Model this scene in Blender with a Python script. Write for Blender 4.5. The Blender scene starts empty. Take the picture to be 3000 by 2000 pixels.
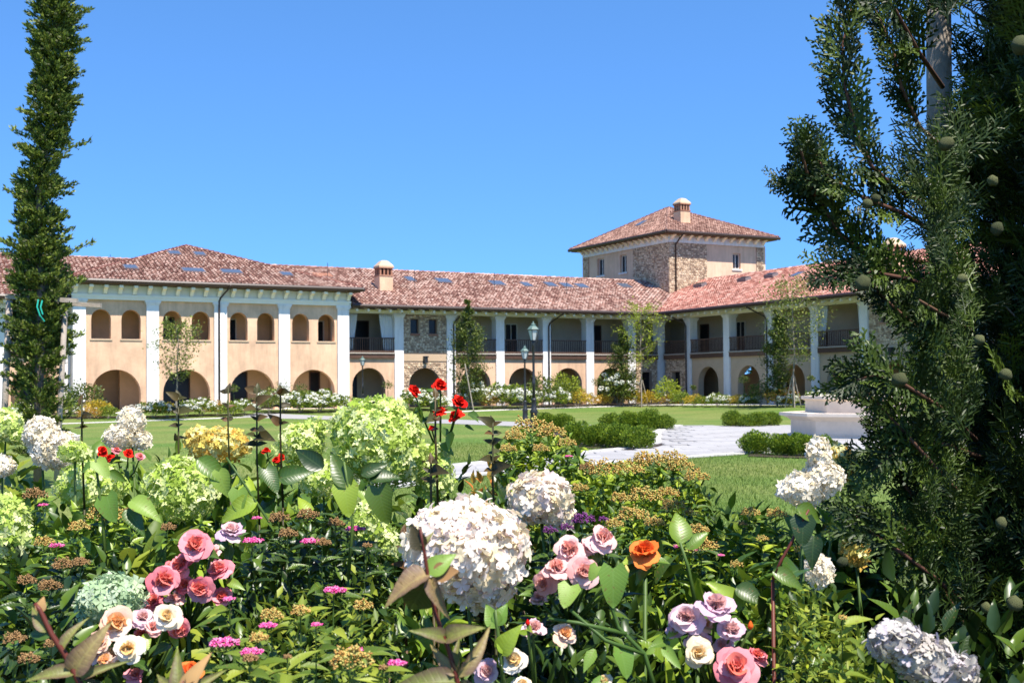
import bpy, math, random
import numpy as np
from mathutils import Vector, Matrix
from mathutils.geometry import tessellate_polygon
random.seed(7); RN = np.random.default_rng(7)
S = bpy.context.scene
COL = S.collection
R = math.radians

# ------------------------------------------------------------------ camera, sky, sun, exposure
CAMZ, FPX = 1.25, 3500.0
PITCH, ROLL, SHIFT = R(1.2), -0.008, 0.0207
cam = bpy.data.objects.new('camera', bpy.data.cameras.new('camera')); COL.objects.link(cam)
cam.data.sensor_width = 36.0; cam.data.lens = 36.0 * FPX / 3000.0
cam.data.shift_y = SHIFT
cam.data.clip_start = 0.05; cam.data.clip_end = 3000
CM = Matrix.Translation((0, 0, CAMZ)) @ Matrix.Rotation(R(90) + PITCH, 4, 'X') @ Matrix.Rotation(ROLL, 4, 'Z')
cam.matrix_world = CM
cam.data.dof.use_dof = True; cam.data.dof.focus_distance = 3.6; cam.data.dof.aperture_fstop = 14.0
S.camera = cam
SUN_AZ, SUN_EL = 33.0, 61.0           # sun stands behind the camera, to the right
sdir = Vector((math.sin(R(SUN_AZ)) * math.cos(R(SUN_EL)), -math.cos(R(SUN_AZ)) * math.cos(R(SUN_EL)), math.sin(R(SUN_EL))))
W = bpy.data.worlds.new('World'); S.world = W; W.use_nodes = True
wn = W.node_tree.nodes; wl = W.node_tree.links
sky = wn.new('ShaderNodeTexSky'); sky.sky_type = 'NISHITA'; sky.sun_disc = False
sky.sun_elevation = R(SUN_EL); sky.sun_rotation = math.atan2(sdir.x, sdir.y)
sky.air_density = 0.75; sky.dust_density = 0.0; sky.ozone_density = 4.5; sky.altitude = 1500
tc_ = wn.new('ShaderNodeTexCoord'); va = wn.new('ShaderNodeVectorMath'); va.operation = 'ADD'; va.inputs[1].default_value = (0, 0, .17); wl.new(tc_.outputs['Generated'], va.inputs[0])
vn = wn.new('ShaderNodeVectorMath'); vn.operation = 'NORMALIZE'; wl.new(va.outputs[0], vn.inputs[0]); wl.new(vn.outputs[0], sky.inputs[0])
hs = wn.new('ShaderNodeHueSaturation'); hs.inputs['Saturation'].default_value = 1.02; hs.inputs['Hue'].default_value = .5
mt_ = wn.new('ShaderNodeMix'); mt_.data_type = 'RGBA'; mt_.blend_type = 'MULTIPLY'; mt_.inputs[0].default_value = 1; mt_.inputs[7].default_value = (.86, 1.25, 1.42, 1)
wl.new(sky.outputs[0], hs.inputs['Color']); wl.new(hs.outputs[0], mt_.inputs[6]); wl.new(mt_.outputs[2], wn['Background'].inputs[0]); wn['Background'].inputs[1].default_value = 0.135
sl = bpy.data.lights.new('sun', 'SUN'); sl.energy = 5.0; sl.angle = R(0.53); sl.color = (1.0, 0.93, 0.83)
so = bpy.data.objects.new('sun', sl); COL.objects.link(so); so.rotation_euler = sdir.to_track_quat('Z', 'Y').to_euler()
vs = S.view_settings; vs.view_transform = 'Standard'; vs.look = 'None'; vs.gamma = 1; vs.use_curve_mapping = False
vs.exposure = 0.92
S.cycles.max_bounces = 6; S.cycles.diffuse_bounces = 3; S.cycles.transparent_max_bounces = 6; S.cycles.transmission_bounces = 4
S.cycles.use_denoising = True

CR3 = CM.to_3x3()
def ray(sx, sy):
    return CR3 @ Vector(((sx - 1500) / FPX, (1000 - sy) / FPX + SHIFT * 3000 / FPX, -1))
def at(sx, sy, Y):                      # source pixel -> point at depth Y
    d = ray(sx, sy); return Vector((0, 0, CAMZ)) + d * (Y / d.y)
def P(dx, dy, Y):                       # the same from the 2352 px wide copy
    return at(dx * 1.27551, dy * 1.27551, Y)

# ------------------------------------------------------------------ materials
def mat(name, c1, c2=None, rough=0.8, noise=0.0, scale=5.0, trans=0.0, bump=0.0, bscale=30.0, c3=None, metal=0.0, spec=0.3, tcol=None, streak=0.0):
    m = bpy.data.materials.new(name); m.use_nodes = True
    n = m.node_tree.nodes; l = m.node_tree.links; b = n['Principled BSDF']
    b.inputs['Roughness'].default_value = rough; b.inputs['Metallic'].default_value = metal
    b.inputs['Specular IOR Level'].default_value = spec
    if c2 is None: c2 = c1
    at_ = n.new('ShaderNodeAttribute'); at_.attribute_name = 'tint'
    oi = n.new('ShaderNodeObjectInfo')
    ad = n.new('ShaderNodeMath'); ad.operation = 'ADD'; l.new(at_.outputs['Fac'], ad.inputs[0]); l.new(oi.outputs['Random'], ad.inputs[1])
    fr = n.new('ShaderNodeMath'); fr.operation = 'FRACT'; l.new(ad.outputs[0], fr.inputs[0])
    r = n.new('ShaderNodeValToRGB'); r.color_ramp.elements[0].color = (*c1, 1); r.color_ramp.elements[1].color = (*c2, 1)
    r.color_ramp.elements[0].position = 0.1; r.color_ramp.elements[1].position = 0.9
    if c3 is not None:
        e = r.color_ramp.elements.new(0.5); e.color = (*c3, 1)
    l.new(fr.outputs[0], r.inputs[0]); out = r.outputs[0]
    tc = n.new('ShaderNodeTexCoord')
    if noise > 0:
        t = n.new('ShaderNodeTexNoise'); t.inputs['Scale'].default_value = scale; t.inputs['Detail'].default_value = 8
        t.inputs['Roughness'].default_value = 0.65
        l.new(tc.outputs['Object'], t.inputs['Vector'])
        mr = n.new('ShaderNodeMapRange'); mr.inputs[1].default_value = 0.25; mr.inputs[2].default_value = 0.75
        mr.inputs[3].default_value = 1 - noise; mr.inputs[4].default_value = 1 + noise * 0.6; l.new(t.outputs[0], mr.inputs[0])
        mx = n.new('ShaderNodeMix'); mx.data_type = 'RGBA'; mx.blend_type = 'MULTIPLY'; mx.inputs[0].default_value = 1
        l.new(out, mx.inputs[6]); l.new(mr.outputs[0], mx.inputs[7]); out = mx.outputs[2]
    if streak > 0:
        mp = n.new('ShaderNodeMapping'); mp.inputs['Scale'].default_value = (1, 1, .13); l.new(tc.outputs['Object'], mp.inputs[0])
        t3 = n.new('ShaderNodeTexNoise'); t3.inputs['Scale'].default_value = 2.6; t3.inputs['Detail'].default_value = 6; t3.inputs['Roughness'].default_value = .7; l.new(mp.outputs[0], t3.inputs['Vector'])
        m3 = n.new('ShaderNodeMapRange'); m3.inputs[1].default_value = .46; m3.inputs[2].default_value = .72; m3.inputs[3].default_value = 1; m3.inputs[4].default_value = 1 - streak; l.new(t3.outputs[0], m3.inputs[0])
        x3 = n.new('ShaderNodeMix'); x3.data_type = 'RGBA'; x3.blend_type = 'MULTIPLY'; x3.inputs[0].default_value = 1; l.new(out, x3.inputs[6]); l.new(m3.outputs[0], x3.inputs[7]); out = x3.outputs[2]
    l.new(out, b.inputs['Base Color'])
    if bump > 0:
        t2 = n.new('ShaderNodeTexNoise'); t2.inputs['Scale'].default_value = bscale; t2.inputs['Detail'].default_value = 5
        l.new(tc.outputs['Object'], t2.inputs['Vector'])
        bp = n.new('ShaderNodeBump'); bp.inputs['Strength'].default_value = bump; bp.inputs['Distance'].default_value = 0.02
        l.new(t2.outputs[0], bp.inputs['Height']); l.new(bp.outputs[0], b.inputs['Normal'])
    if trans > 0:
        tr = n.new('ShaderNodeBsdfTranslucent')
        if tcol: tr.inputs[0].default_value = (*tcol, 1)
        else: l.new(out, tr.inputs[0])
        ms = n.new('ShaderNodeMixShader'); ms.inputs[0].default_value = trans
        l.new(b.outputs[0], ms.inputs[1]); l.new(tr.outputs[0], ms.inputs[2]); l.new(ms.outputs[0], n['Material Output'].inputs[0])
    m['out'] = 1
    return m

M = {}
M['white'] = mat('white_plaster', (.80, .77, .735), noise=.09, scale=1.2, bump=.15, streak=.22)
M['cream'] = mat('cream_cornice', (.86, .79, .64), noise=.06, scale=2)
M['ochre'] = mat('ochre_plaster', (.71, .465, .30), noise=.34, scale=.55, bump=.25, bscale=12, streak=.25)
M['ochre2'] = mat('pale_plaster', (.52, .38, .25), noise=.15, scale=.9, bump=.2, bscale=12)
M['inner'] = mat('inner_plaster', (.76, .50, .28), noise=.2, scale=.8)
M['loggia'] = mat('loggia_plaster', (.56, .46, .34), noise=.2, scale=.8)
M['pink'] = mat('tower_plaster', (.72, .50, .34), streak=.2, noise=.18, scale=.8, bump=.2)
M['tile'] = mat('terracotta_tile', (.19, .09, .07), (.52, .355, .29), c3=(.38, .215, .165), rough=.85, noise=.35, scale=.6)
M['ledge'] = mat('balcony_ledge', (.42, .36, .30))
M['tile_b'] = mat('red_terracotta_tile', (.26, .095, .07), (.54, .31, .245), c3=(.42, .175, .13), rough=.85, noise=.3, scale=.35)
M['tile_t'] = mat('tower_terracotta_tile', (.19, .095, .07), (.42, .26, .20), c3=(.31, .17, .13), rough=.85, noise=.3, scale=.5)
M['tilebed'] = mat('tile_channel', (.16, .06, .045), noise=.2, scale=2)
M['soffit'] = mat('soffit_wood', (.16, .10, .065), noise=.2, scale=4)
M['brown'] = mat('brown_timber', (.085, .045, .03), (.14, .075, .05), rough=.6, noise=.3, scale=6)
M['gutter'] = mat('dark_copper', (.045, .025, .02), rough=.45, spec=.5)
M['stone'] = mat('field_stone', (.30, .20, .13), (.82, .66, .46), c3=(.60, .44, .29), rough=.9, noise=.3, scale=3)
M['mortar'] = mat('wall_mortar', (.40, .29, .20), noise=.25, scale=3)
M['brick'] = mat('red_brick', (.30, .12, .07), (.42, .22, .14), noise=.3, scale=6)
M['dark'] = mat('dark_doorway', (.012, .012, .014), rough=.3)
M['glass'] = mat('window_glass', (.018, .02, .024), rough=.2, spec=.25)
M['skyglass'] = mat('skylight_glass', (.07, .09, .13), rough=.25, spec=.8)
M['lead'] = mat('skylight_flashing', (.20, .16, .16), rough=.6)
M['frame'] = mat('window_frame', (.62, .58, .50), rough=.6)
M['curtain'] = mat('white_curtain', (.80, .80, .80), trans=.2)
M['iron'] = mat('cast_iron', (.018, .02, .022), rough=.45, spec=.5, bump=.2)
M['verdigris'] = mat('lantern_cap', (.10, .16, .14), rough=.5)
M['lampglass'] = mat('lantern_glass', (.62, .68, .68), rough=.15, trans=.3)
M['travertine'] = mat('pale_travertine', (.72, .61, .49), noise=.14, scale=2.5, bump=.2)
M['paver'] = mat('pale_paving', (.31, .30, .295), (.37, .36, .355), c3=(.34, .33, .325), noise=.12, scale=2)
M['kerb'] = mat('kerb_stone', (.52, .50, .47), noise=.1)
M['soil'] = mat('bed_soil', (.045, .03, .02), noise=.5, scale=8, bump=.6)
M['bark'] = mat('grey_bark', (.26, .22, .18), noise=.4, scale=8, bump=.5)
M['bark_d'] = mat('brown_bark', (.20, .15, .11), noise=.45, scale=18, bump=.7, bscale=60)
M['post'] = mat('weathered_post', (.34, .29, .24), noise=.3, scale=5, bump=.4)
M['strap'] = mat('green_strap', (.02, .35, .26), rough=.5)
def leafm(name, a, b, c=None, **k):
    yl = lambda q: (q[0] * 1.22, q[1] * 1.0, q[2] * .72)
    a, b = yl(a), yl(b); c = yl(c) if c else None
    return mat(name, a, b, c3=c, rough=k.pop('rough', .5), trans=k.pop('trans', .28), spec=k.pop('spec', .35), **k)
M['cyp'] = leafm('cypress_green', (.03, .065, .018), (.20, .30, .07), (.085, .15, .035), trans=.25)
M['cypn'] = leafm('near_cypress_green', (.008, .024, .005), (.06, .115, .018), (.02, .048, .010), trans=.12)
M['cone'] = mat('cypress_cone', (.05, .06, .022), (.12, .13, .05), noise=.4, scale=60, bump=.5, bscale=90)
M['tree'] = leafm('tree_leaf', (.07, .13, .03), (.22, .30, .08), (.13, .20, .045), trans=.3)
M['treedk'] = leafm('dark_tree_leaf', (.04, .085, .02), (.15, .21, .055), (.08, .135, .03), trans=.25)
M['ginkgo'] = leafm('fresh_leaf', (.16, .26, .03), (.34, .46, .06), (.24, .36, .04), trans=.4)
M['box'] = leafm('boxwood_leaf', (.035, .095, .010), (.24, .38, .04), (.10, .20, .02), trans=.3)
M['bedgreen'] = leafm('bed_leaf', (.06, .13, .02), (.24, .34, .05), (.13, .22, .03), trans=.3)
M['bedyel'] = leafm('yellow_leaf', (.32, .30, .03), (.50, .44, .06), (.38, .32, .04), trans=.3)
M['bedora'] = leafm('orange_leaf', (.42, .18, .05), (.45, .36, .10), (.28, .27, .06), trans=.3)
M['wfl'] = mat('white_blossom', (.80, .80, .62), (.86, .84, .80), trans=.15, rough=.7)
M['big'] = leafm('hydrangea_leaf', (.03, .085, .012), (.20, .34, .04), (.07, .16, .02), rough=.38, spec=.5, trans=.18)
M['shade'] = leafm('shaded_green_leaf', (.010, .032, .007), (.065, .135, .016), (.024, .062, .010), rough=.38, spec=.5, trans=.12)  # leaf green darkened so the colour itself stands in for shade in the bed
M['bindweed'] = leafm('bindweed_leaf', (.11, .25, .05), (.20, .36, .08), rough=.45)
M['small'] = leafm('spirea_leaf', (.03, .085, .010), (.24, .37, .03), (.07, .16, .015), trans=.2)
M['darkl'] = leafm('dark_red_leaf', (.035, .035, .016), (.10, .06, .03), (.05, .065, .025), trans=.25)
M['blush'] = leafm('blushed_leaf', (.13, .19, .05), (.30, .25, .15), (.24, .30, .10), trans=.35, noise=.3, scale=14)
M['rstem'] = mat('red_stem', (.10, .02, .012), (.13, .035, .02), rough=.5)
M['twigbark'] = mat('dark_twig_bark', (.09, .04, .025), (.13, .07, .04), noise=.3, scale=20)
M['gstem'] = mat('green_stem', (.05, .10, .018), (.08, .13, .025), rough=.5)
M['lime'] = mat('lime_floret', (.34, .47, .07), (.80, .84, .44), c3=(.58, .70, .20), trans=.34, rough=.95, spec=.05, noise=.10, scale=38)
M['limeor'] = mat('ochre_lime_floret', (.60, .34, .07), (.80, .80, .40), c3=(.68, .58, .14), trans=.34, rough=.95, spec=.05, noise=.10, scale=38)
M['blugr'] = mat('pale_green_floret', (.36, .50, .28), (.60, .70, .50), c3=(.46, .60, .34), trans=.34, rough=.95, spec=.05, noise=.10, scale=38)
M['wht'] = mat('white_floret', (.76, .65, .44), (.90, .85, .75), c3=(.88, .82, .68), trans=.3, rough=.95, spec=.05, noise=.10, scale=38)
M['whtp'] = mat('blush_floret', (.78, .66, .42), (.88, .72, .66), c3=(.90, .84, .72), trans=.3, rough=.95, spec=.05, noise=.10, scale=38)
M['lilac'] = mat('lilac_floret', (.52, .47, .42), (.60, .54, .58), c3=(.56, .54, .47), trans=.3, rough=.95, spec=.05, noise=.10, scale=38)
M['tan'] = mat('tan_cluster', (.40, .20, .05), (.42, .40, .12), c3=(.55, .38, .11), rough=.9)
M['brownc'] = mat('spent_cluster', (.20, .11, .045), (.36, .22, .09), rough=.9)
M['magenta'] = mat('magenta_cluster', (.70, .04, .26), (.85, .34, .52), c3=(.78, .10, .36), rough=.8, trans=.15)
M['purple'] = mat('purple_cluster', (.10, .02, .10), (.20, .05, .20), rough=.8)
M['r_pink'] = mat('pink_petal', (.82, .20, .24), (.88, .42, .46), trans=.38, rough=.92, spec=.06, noise=.12, scale=30)
M['r_light'] = mat('light_pink_petal', (.88, .48, .46), (.92, .66, .64), trans=.38, rough=.92, spec=.06, noise=.12, scale=30)
M['r_peach'] = mat('peach_petal', (.90, .55, .38), (.92, .78, .66), trans=.38, rough=.92, spec=.06, noise=.12, scale=30)
M['r_cream'] = mat('cream_petal', (.92, .80, .56), (.92, .88, .82), trans=.38, rough=.92, spec=.06, noise=.1, scale=30)
M['r_orange'] = mat('orange_petal', (.85, .17, .03), (.90, .32, .08), trans=.38, rough=.92, spec=.06, noise=.15, scale=30)
M['r_red'] = mat('red_petal', (.62, .010, .008), (.78, .03, .015), trans=.2, rough=.9, spec=.08, noise=.15, scale=30)
M['r_lilac'] = mat('lilac_petal', (.70, .48, .60), (.84, .66, .68), trans=.38, rough=.92, spec=.06, noise=.12, scale=30)

def vein_mat(src, name, mid, edge=None, mixw=.5):
    m = M[src].copy(); m.name = name; n = m.node_tree.nodes; l = m.node_tree.links; b = n['Principled BSDF']
    tc = n.new('ShaderNodeTexCoord'); sp = n.new('ShaderNodeSeparateXYZ'); l.new(tc.outputs['Object'], sp.inputs[0])
    def mt(op, a, b_=None, c=None):
        q = n.new('ShaderNodeMath'); q.operation = op
        for i, v in enumerate((a, b_, c)):
            if v is None: continue
            if isinstance(v, (int, float)): q.inputs[i].default_value = v
            else: l.new(v, q.inputs[i])
        return q.outputs[0]
    ax_ = mt('ABSOLUTE', sp.outputs[0]); ph = mt('SUBTRACT', sp.outputs[1], mt('MULTIPLY', ax_, .75)); sn = mt('SINE', mt('MULTIPLY', ph, 62.0))
    vein = mt('POWER', mt('MAXIMUM', sn, 0.0), 5.0); rib = mt('LESS_THAN', ax_, .013); vv = mt('MAXIMUM', mt('MULTIPLY', vein, .45), rib)
    old = b.inputs['Base Color'].links[0].from_socket; cur = old
    if edge:
        e = n.new('ShaderNodeMix'); e.data_type = 'RGBA'; nz_ = n.new('ShaderNodeTexNoise'); nz_.inputs['Scale'].default_value = 5; l.new(tc.outputs['Object'], nz_.inputs['Vector'])
        fa = mt('MULTIPLY', mt('ADD', ax_, mt('MULTIPLY', mt('SUBTRACT', nz_.outputs[0], .5), .35)), 4.5); mr = n.new('ShaderNodeClamp'); l.new(fa, mr.inputs[0]); l.new(mr.outputs[0], e.inputs[0]); l.new(old, e.inputs[6]); e.inputs[7].default_value = (*edge, 1); cur = e.outputs[2]
    x = n.new('ShaderNodeMix'); x.data_type = 'RGBA'; l.new(mt('MULTIPLY', vv, mixw * .28), x.inputs[0]); l.new(cur, x.inputs[6]); x.inputs[7].default_value = (*mid, 1)
    sn_ = n.new('ShaderNodeTexNoise'); sn_.inputs['Scale'].default_value = 9; sn_.inputs['Detail'].default_value = 5; vo = n.new('ShaderNodeVectorMath'); vo.operation = 'ADD'; l.new(tc.outputs['Object'], vo.inputs[0]); oi_ = n.new('ShaderNodeObjectInfo'); l.new(oi_.outputs['Location'], vo.inputs[1]); l.new(vo.outputs[0], sn_.inputs['Vector'])
    y_ = n.new('ShaderNodeMix'); y_.data_type = 'RGBA'; l.new(mt('MULTIPLY', mt('GREATER_THAN', sn_.outputs[0], .66), .7), y_.inputs[0]); l.new(x.outputs[2], y_.inputs[6]); y_.inputs[7].default_value = (.16, .10, .03, 1); x = y_
    l.new(x.outputs[2], b.inputs['Base Color'])
    for q in n:
        if q.type == 'BSDF_TRANSLUCENT': l.new(x.outputs[2], q.inputs[0])
    bp = n.new('ShaderNodeBump'); bp.inputs['Strength'].default_value = .14; bp.inputs['Distance'].default_value = .015; bp.invert = True; l.new(vv, bp.inputs['Height']); l.new(bp.outputs[0], b.inputs['Normal'])
    M[src + '_v'] = m
vein_mat('big', 'veined_hydrangea_leaf', (.30, .42, .12)); vein_mat('bindweed', 'veined_bindweed_leaf', (.32, .48, .16)); vein_mat('shade', 'veined_shaded_leaf', (.16, .24, .07))
vein_mat('blush', 'veined_blushed_leaf', (.50, .50, .16), (.17, .10, .075), .5); vein_mat('darkl', 'veined_dark_leaf', (.12, .09, .04)); vein_mat('treedk', 'veined_tree_leaf', (.18, .24, .08)); vein_mat('small', 'veined_small_leaf', (.30, .38, .10)); vein_mat('bedgreen', 'veined_fresh_leaf', (.34, .44, .12))
def ground_material():
    m = bpy.data.materials.new('lawn_grass'); m.use_nodes = True
    n = m.node_tree.nodes; l = m.node_tree.links; b = n['Principled BSDF']; b.inputs['Roughness'].default_value = .9
    b.inputs['Specular IOR Level'].default_value = .15
    tc = n.new('ShaderNodeTexCoord')
    def nz(sc, det=8):
        t = n.new('ShaderNodeTexNoise'); t.inputs['Scale'].default_value = sc; t.inputs['Detail'].default_value = det
        l.new(tc.outputs['Object'], t.inputs['Vector']); return t
    a = nz(.22); r = n.new('ShaderNodeValToRGB'); r.color_ramp.elements[0].position = .34; r.color_ramp.elements[1].position = .66
    r.color_ramp.elements[0].color = (.10, .175, .035, 1); r.color_ramp.elements[1].color = (.19, .215, .065, 1)
    l.new(a.outputs[0], r.inputs[0])
    f = nz(14, 10); r2 = n.new('ShaderNodeValToRGB'); r2.color_ramp.elements[0].position = .35; r2.color_ramp.elements[1].position = .68
    r2.color_ramp.elements[0].color = (.62, .62, .55, 1); r2.color_ramp.elements[1].color = (1.25, 1.25, 1.15, 1); l.new(f.outputs[0], r2.inputs[0])
    mx = n.new('ShaderNodeMix'); mx.data_type = 'RGBA'; mx.blend_type = 'MULTIPLY'; mx.inputs[0].default_value = 1
    l.new(r.outputs[0], mx.inputs[6]); l.new(r2.outputs[0], mx.inputs[7]); l.new(mx.outputs[2], b.inputs['Base Color'])
    bp = n.new('ShaderNodeBump'); bp.inputs['Strength'].default_value = .8; bp.inputs['Distance'].default_value = .04
    l.new(nz(30).outputs[0], bp.inputs['Height']); l.new(bp.outputs[0], b.inputs['Normal'])
    return m
M['lawn'] = ground_material()
M['blade'] = leafm('grass_blade', (.07, .155, .03), (.17, .27, .065), (.11, .205, .045), trans=.35)

# ------------------------------------------------------------------ object helpers
def link(name, me, m=None, parent=None):
    o = bpy.data.objects.new(name, me); COL.objects.link(o)
    if m is not None and me is not None and len(me.materials) == 0: me.materials.append(m)
    if parent is not None: o.parent = parent; o.matrix_parent_inverse = Matrix.Identity(4)
    return o
def tag(o, label=None, cat=None, group=None, kind=None):
    if label: o['label'] = label
    if cat: o['category'] = cat
    if group: o['group'] = group
    if kind: o['kind'] = kind
    return o
def empty(name, loc, label, cat, group=None):
    o = bpy.data.objects.new(name, None); COL.objects.link(o); o.location = loc; o.empty_display_size = .2
    return tag(o, label, cat, group)
def copy_tree(o, parent=None):
    c = o.copy(); COL.objects.link(c)
    if parent is not None: c.parent = parent
    for ch in o.children: copy_tree(ch, c)
    return c

class MB:
    """collects shapes in world or local space; one mesh object"""
    def __init__(s, org=(0, 0, 0)): s.v = []; s.f = []; s.t = []; s.org = Vector(org)
    def add(s, vs_, fs, tint=0.0):
        b = len(s.v); s.v += [tuple(Vector(v) - s.org) for v in vs_]; s.f += [tuple(b + i for i in f) for f in fs]; s.t += [tint] * len(vs_)
    def box(s, F, a0, a1, b0, b1, c0, c1, tint=0.0):
        p = [F(a, b, c) for a in (a0, a1) for b in (b0, b1) for c in (c0, c1)]
        s.add(p, [(0, 1, 3, 2), (4, 6, 7, 5), (0, 4, 5, 1), (2, 3, 7, 6), (0, 2, 6, 4), (1, 5, 7, 3)], tint)
    def tube(s, pts, rad, n=8, tint=0.0, cap=True):
        pts = [Vector(p) for p in pts]; vs_ = []; fs = []; prev = None
        for i, p in enumerate(pts):
            d = (pts[min(i + 1, len(pts) - 1)] - pts[max(i - 1, 0)]).normalized()
            x = d.orthogonal().normalized() if prev is None else (prev - d * prev.dot(d)).normalized()
            prev = x; y = d.cross(x); r = rad[i] if isinstance(rad, (list, tuple)) else rad
            for k in range(n):
                a = 2 * math.pi * k / n; vs_.append(p + x * (r * math.cos(a)) + y * (r * math.sin(a)))
        for i in range(len(pts) - 1):
            for k in range(n): fs.append((i * n + k, i * n + (k + 1) % n, (i + 1) * n + (k + 1) % n, (i + 1) * n + k))
        if cap: fs += [tuple(range(n))[::-1], tuple((len(pts) - 1) * n + k for k in range(n))]
        s.add(vs_, fs, tint)
    def lathe(s, c, prof, n=12, tint=0.0, rot=0.0):
        c = Vector(c); vs_ = []; fs = []
        for r, z in prof:
            for k in range(n):
                a = 2 * math.pi * k / n + rot; vs_.append(c + Vector((r * math.cos(a), r * math.sin(a), z)))
        for i in range(len(prof) - 1):
            for k in range(n): fs.append((i * n + k, i * n + (k + 1) % n, (i + 1) * n + (k + 1) % n, (i + 1) * n + k))
        fs += [tuple(range(n))[::-1], tuple((len(prof) - 1) * n + k for k in range(n))]
        s.add(vs_, fs, tint)
    def panel(s, F, outer, holes, w0, w1, tint=0.0):
        """flat wall with holes: outline and holes are (a, z) loops in frame F, between depths w0 and w1"""
        loops = [outer] + holes; tri = tessellate_polygon([[Vector((a, z, 0)) for a, z in lp] for lp in loops])
        flat = [p for lp in loops for p in lp]; n = len(flat)
        vs_ = [F(a, w0, z) for a, z in flat] + [F(a, w1, z) for a, z in flat]
        fs = [tuple(t) for t in tri] + [tuple(i + n for i in t)[::-1] for t in tri]; k = 0
        for lp in loops:
            m = len(lp)
            for i in range(m): j = (i + 1) % m; fs.append((k + i, k + j, n + k + j, n + k + i))
            k += m
        s.add(vs_, fs, tint)
    def build(s, name, m, parent=None, smooth=False, kind=None):
        me = bpy.data.meshes.new(name); me.from_pydata(s.v, [], s.f)
        if any(s.t):
            a = me.attributes.new('tint', 'FLOAT', 'POINT'); a.data.foreach_set('value', s.t)
        if smooth: me.polygons.foreach_set('use_smooth', [True] * len(me.polygons))
        me.update(); o = link(name, me, m, parent)
        o.location = s.org - (Vector(parent.location) if parent is not None else Vector())
        if kind: o['kind'] = kind
        return o

def np_mesh(name, V, F, tint=None, smooth=False):
    me = bpy.data.meshes.new(name); V = np.asarray(V, np.float32); F = np.asarray(F, np.int32); k = F.shape[1]
    me.vertices.add(len(V)); me.vertices.foreach_set('co', V.ravel()); me.loops.add(F.size)
    me.loops.foreach_set('vertex_index', F.ravel()); me.polygons.add(len(F))
    me.polygons.foreach_set('loop_start', np.arange(0, F.size, k, dtype=np.int32))
    me.polygons.foreach_set('loop_total', np.full(len(F), k, np.int32))
    if smooth: me.polygons.foreach_set('use_smooth', np.ones(len(F), bool))
    if tint is not None:
        a = me.attributes.new('tint', 'FLOAT', 'POINT'); a.data.foreach_set('value', np.asarray(tint, np.float32))
    me.update(calc_edges=True); return me
def inst(tpl, pos, rot, sc, tint=None):
    """batch of copies of one template (V, F) joined to arrays"""
    TV, TF = tpl; n = len(pos); sc = np.asarray(sc, float)
    if sc.ndim == 1: sc = sc[:, None]
    V = np.einsum('nij,nkj->nki', rot, TV[None] * sc[:, None, :]) + pos[:, None, :]
    F = TF[None] + (np.arange(n) * len(TV))[:, None, None]
    if tint is None: tint = RN.random(n)
    return V.reshape(-1, 3), F.reshape(-1, TF.shape[1]), np.repeat(tint, len(TV))
def cat3(parts):
    Vs, Fs, Ts, b = [], [], [], 0
    for V, F, T in parts: Vs.append(V); Fs.append(F + b); Ts.append(T); b += len(V)
    return np.concatenate(Vs), np.concatenate(Fs), np.concatenate(Ts)
def nrm(a): return a / (np.linalg.norm(a, axis=-1, keepdims=True) + 1e-9)
def rot_dir(d, up=None, roll=None):
    """rotations whose Y axis is d and Z axis is near up"""
    d = nrm(d)
    if up is None: up = np.tile([0, 0, 1.0], (len(d), 1))
    up = up + RN.normal(0, .25, d.shape); x = nrm(np.cross(d, up)); z = np.cross(x, d)
    return np.stack([x, d, z], axis=2)
def rot_nrm(nv):
    nv = nrm(nv); h = nrm(np.cross(nv, RN.normal(size=nv.shape))); y = np.cross(nv, h)
    return np.stack([h, y, nv], axis=2)
def fib(n):
    i = np.arange(n) + .5; ph = np.arccos(1 - 2 * i / n); th = math.pi * (1 + 5 ** .5) * i
    return np.stack([np.cos(th) * np.sin(ph), np.sin(th) * np.sin(ph), np.cos(ph)], 1)

# leaf templates: stem at the origin, length along +Y, normal +Z
def leaf_tpl(n=5, w=.28, fold=.10, droop=.18, shape='oval', wave=0.0):
    V = []; F = []
    for k in range(n + 1):
        y = k / n
        if shape == 'oval': hw = w * 1.12 * (math.sin(math.pi * (y * .98 + .02) ** .72)) ** .95 * (1 - .30 * y)
        elif shape == 'heart': hw = w * (1.15 * math.sqrt(max(0, 1 - y)) * (1 if y > .0 else .55))
        else: hw = w * (1 - abs(2 * y - .9) ** 1.6) if y < .95 else 0
        hw = max(hw, 0.0 if k == n else .01); z = -droop * y * y
        yy = y if shape != 'heart' else (y if k else -0.0)
        wv = wave * (1 if k % 2 else -1)
        back = -.16 if (shape == 'heart' and k == 0) else 0
        V += [(-hw, yy + back, z + fold * hw / w * w + wv), (0, yy, z), (hw, yy + back, z + fold * hw / w * w - wv)]
    for k in range(n):
        a = 3 * k
        for j in (0, 1): F += [(a + j, a + j + 1, a + j + 4), (a + j, a + j + 4, a + j + 3)]
    return np.array(V), np.array(F)
T_BIG = leaf_tpl(8, .255, .6, .38, 'oval', .008)
T_CURL = leaf_tpl(9, .21, .8, .62, 'oval', .012)
T_MED = leaf_tpl(4, .20, .5, .22)
T_HEART = leaf_tpl(7, .38, .35, .22, 'heart')
T_SM = (np.array([(0, 0, 0), (-.2, .45, .06), (0, 1, -.08), (.2, .45, .06), (0, .5, -.02)]), np.array([(0, 4, 1), (1, 4, 2), (0, 3, 4), (4, 3, 2)]))
T_DIA = (np.array([(0, 0, 0), (-.28, .5, .05), (0, 1, 0), (.28, .5, .05)]), np.array([(0, 2, 1), (0, 3, 2)]))
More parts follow.
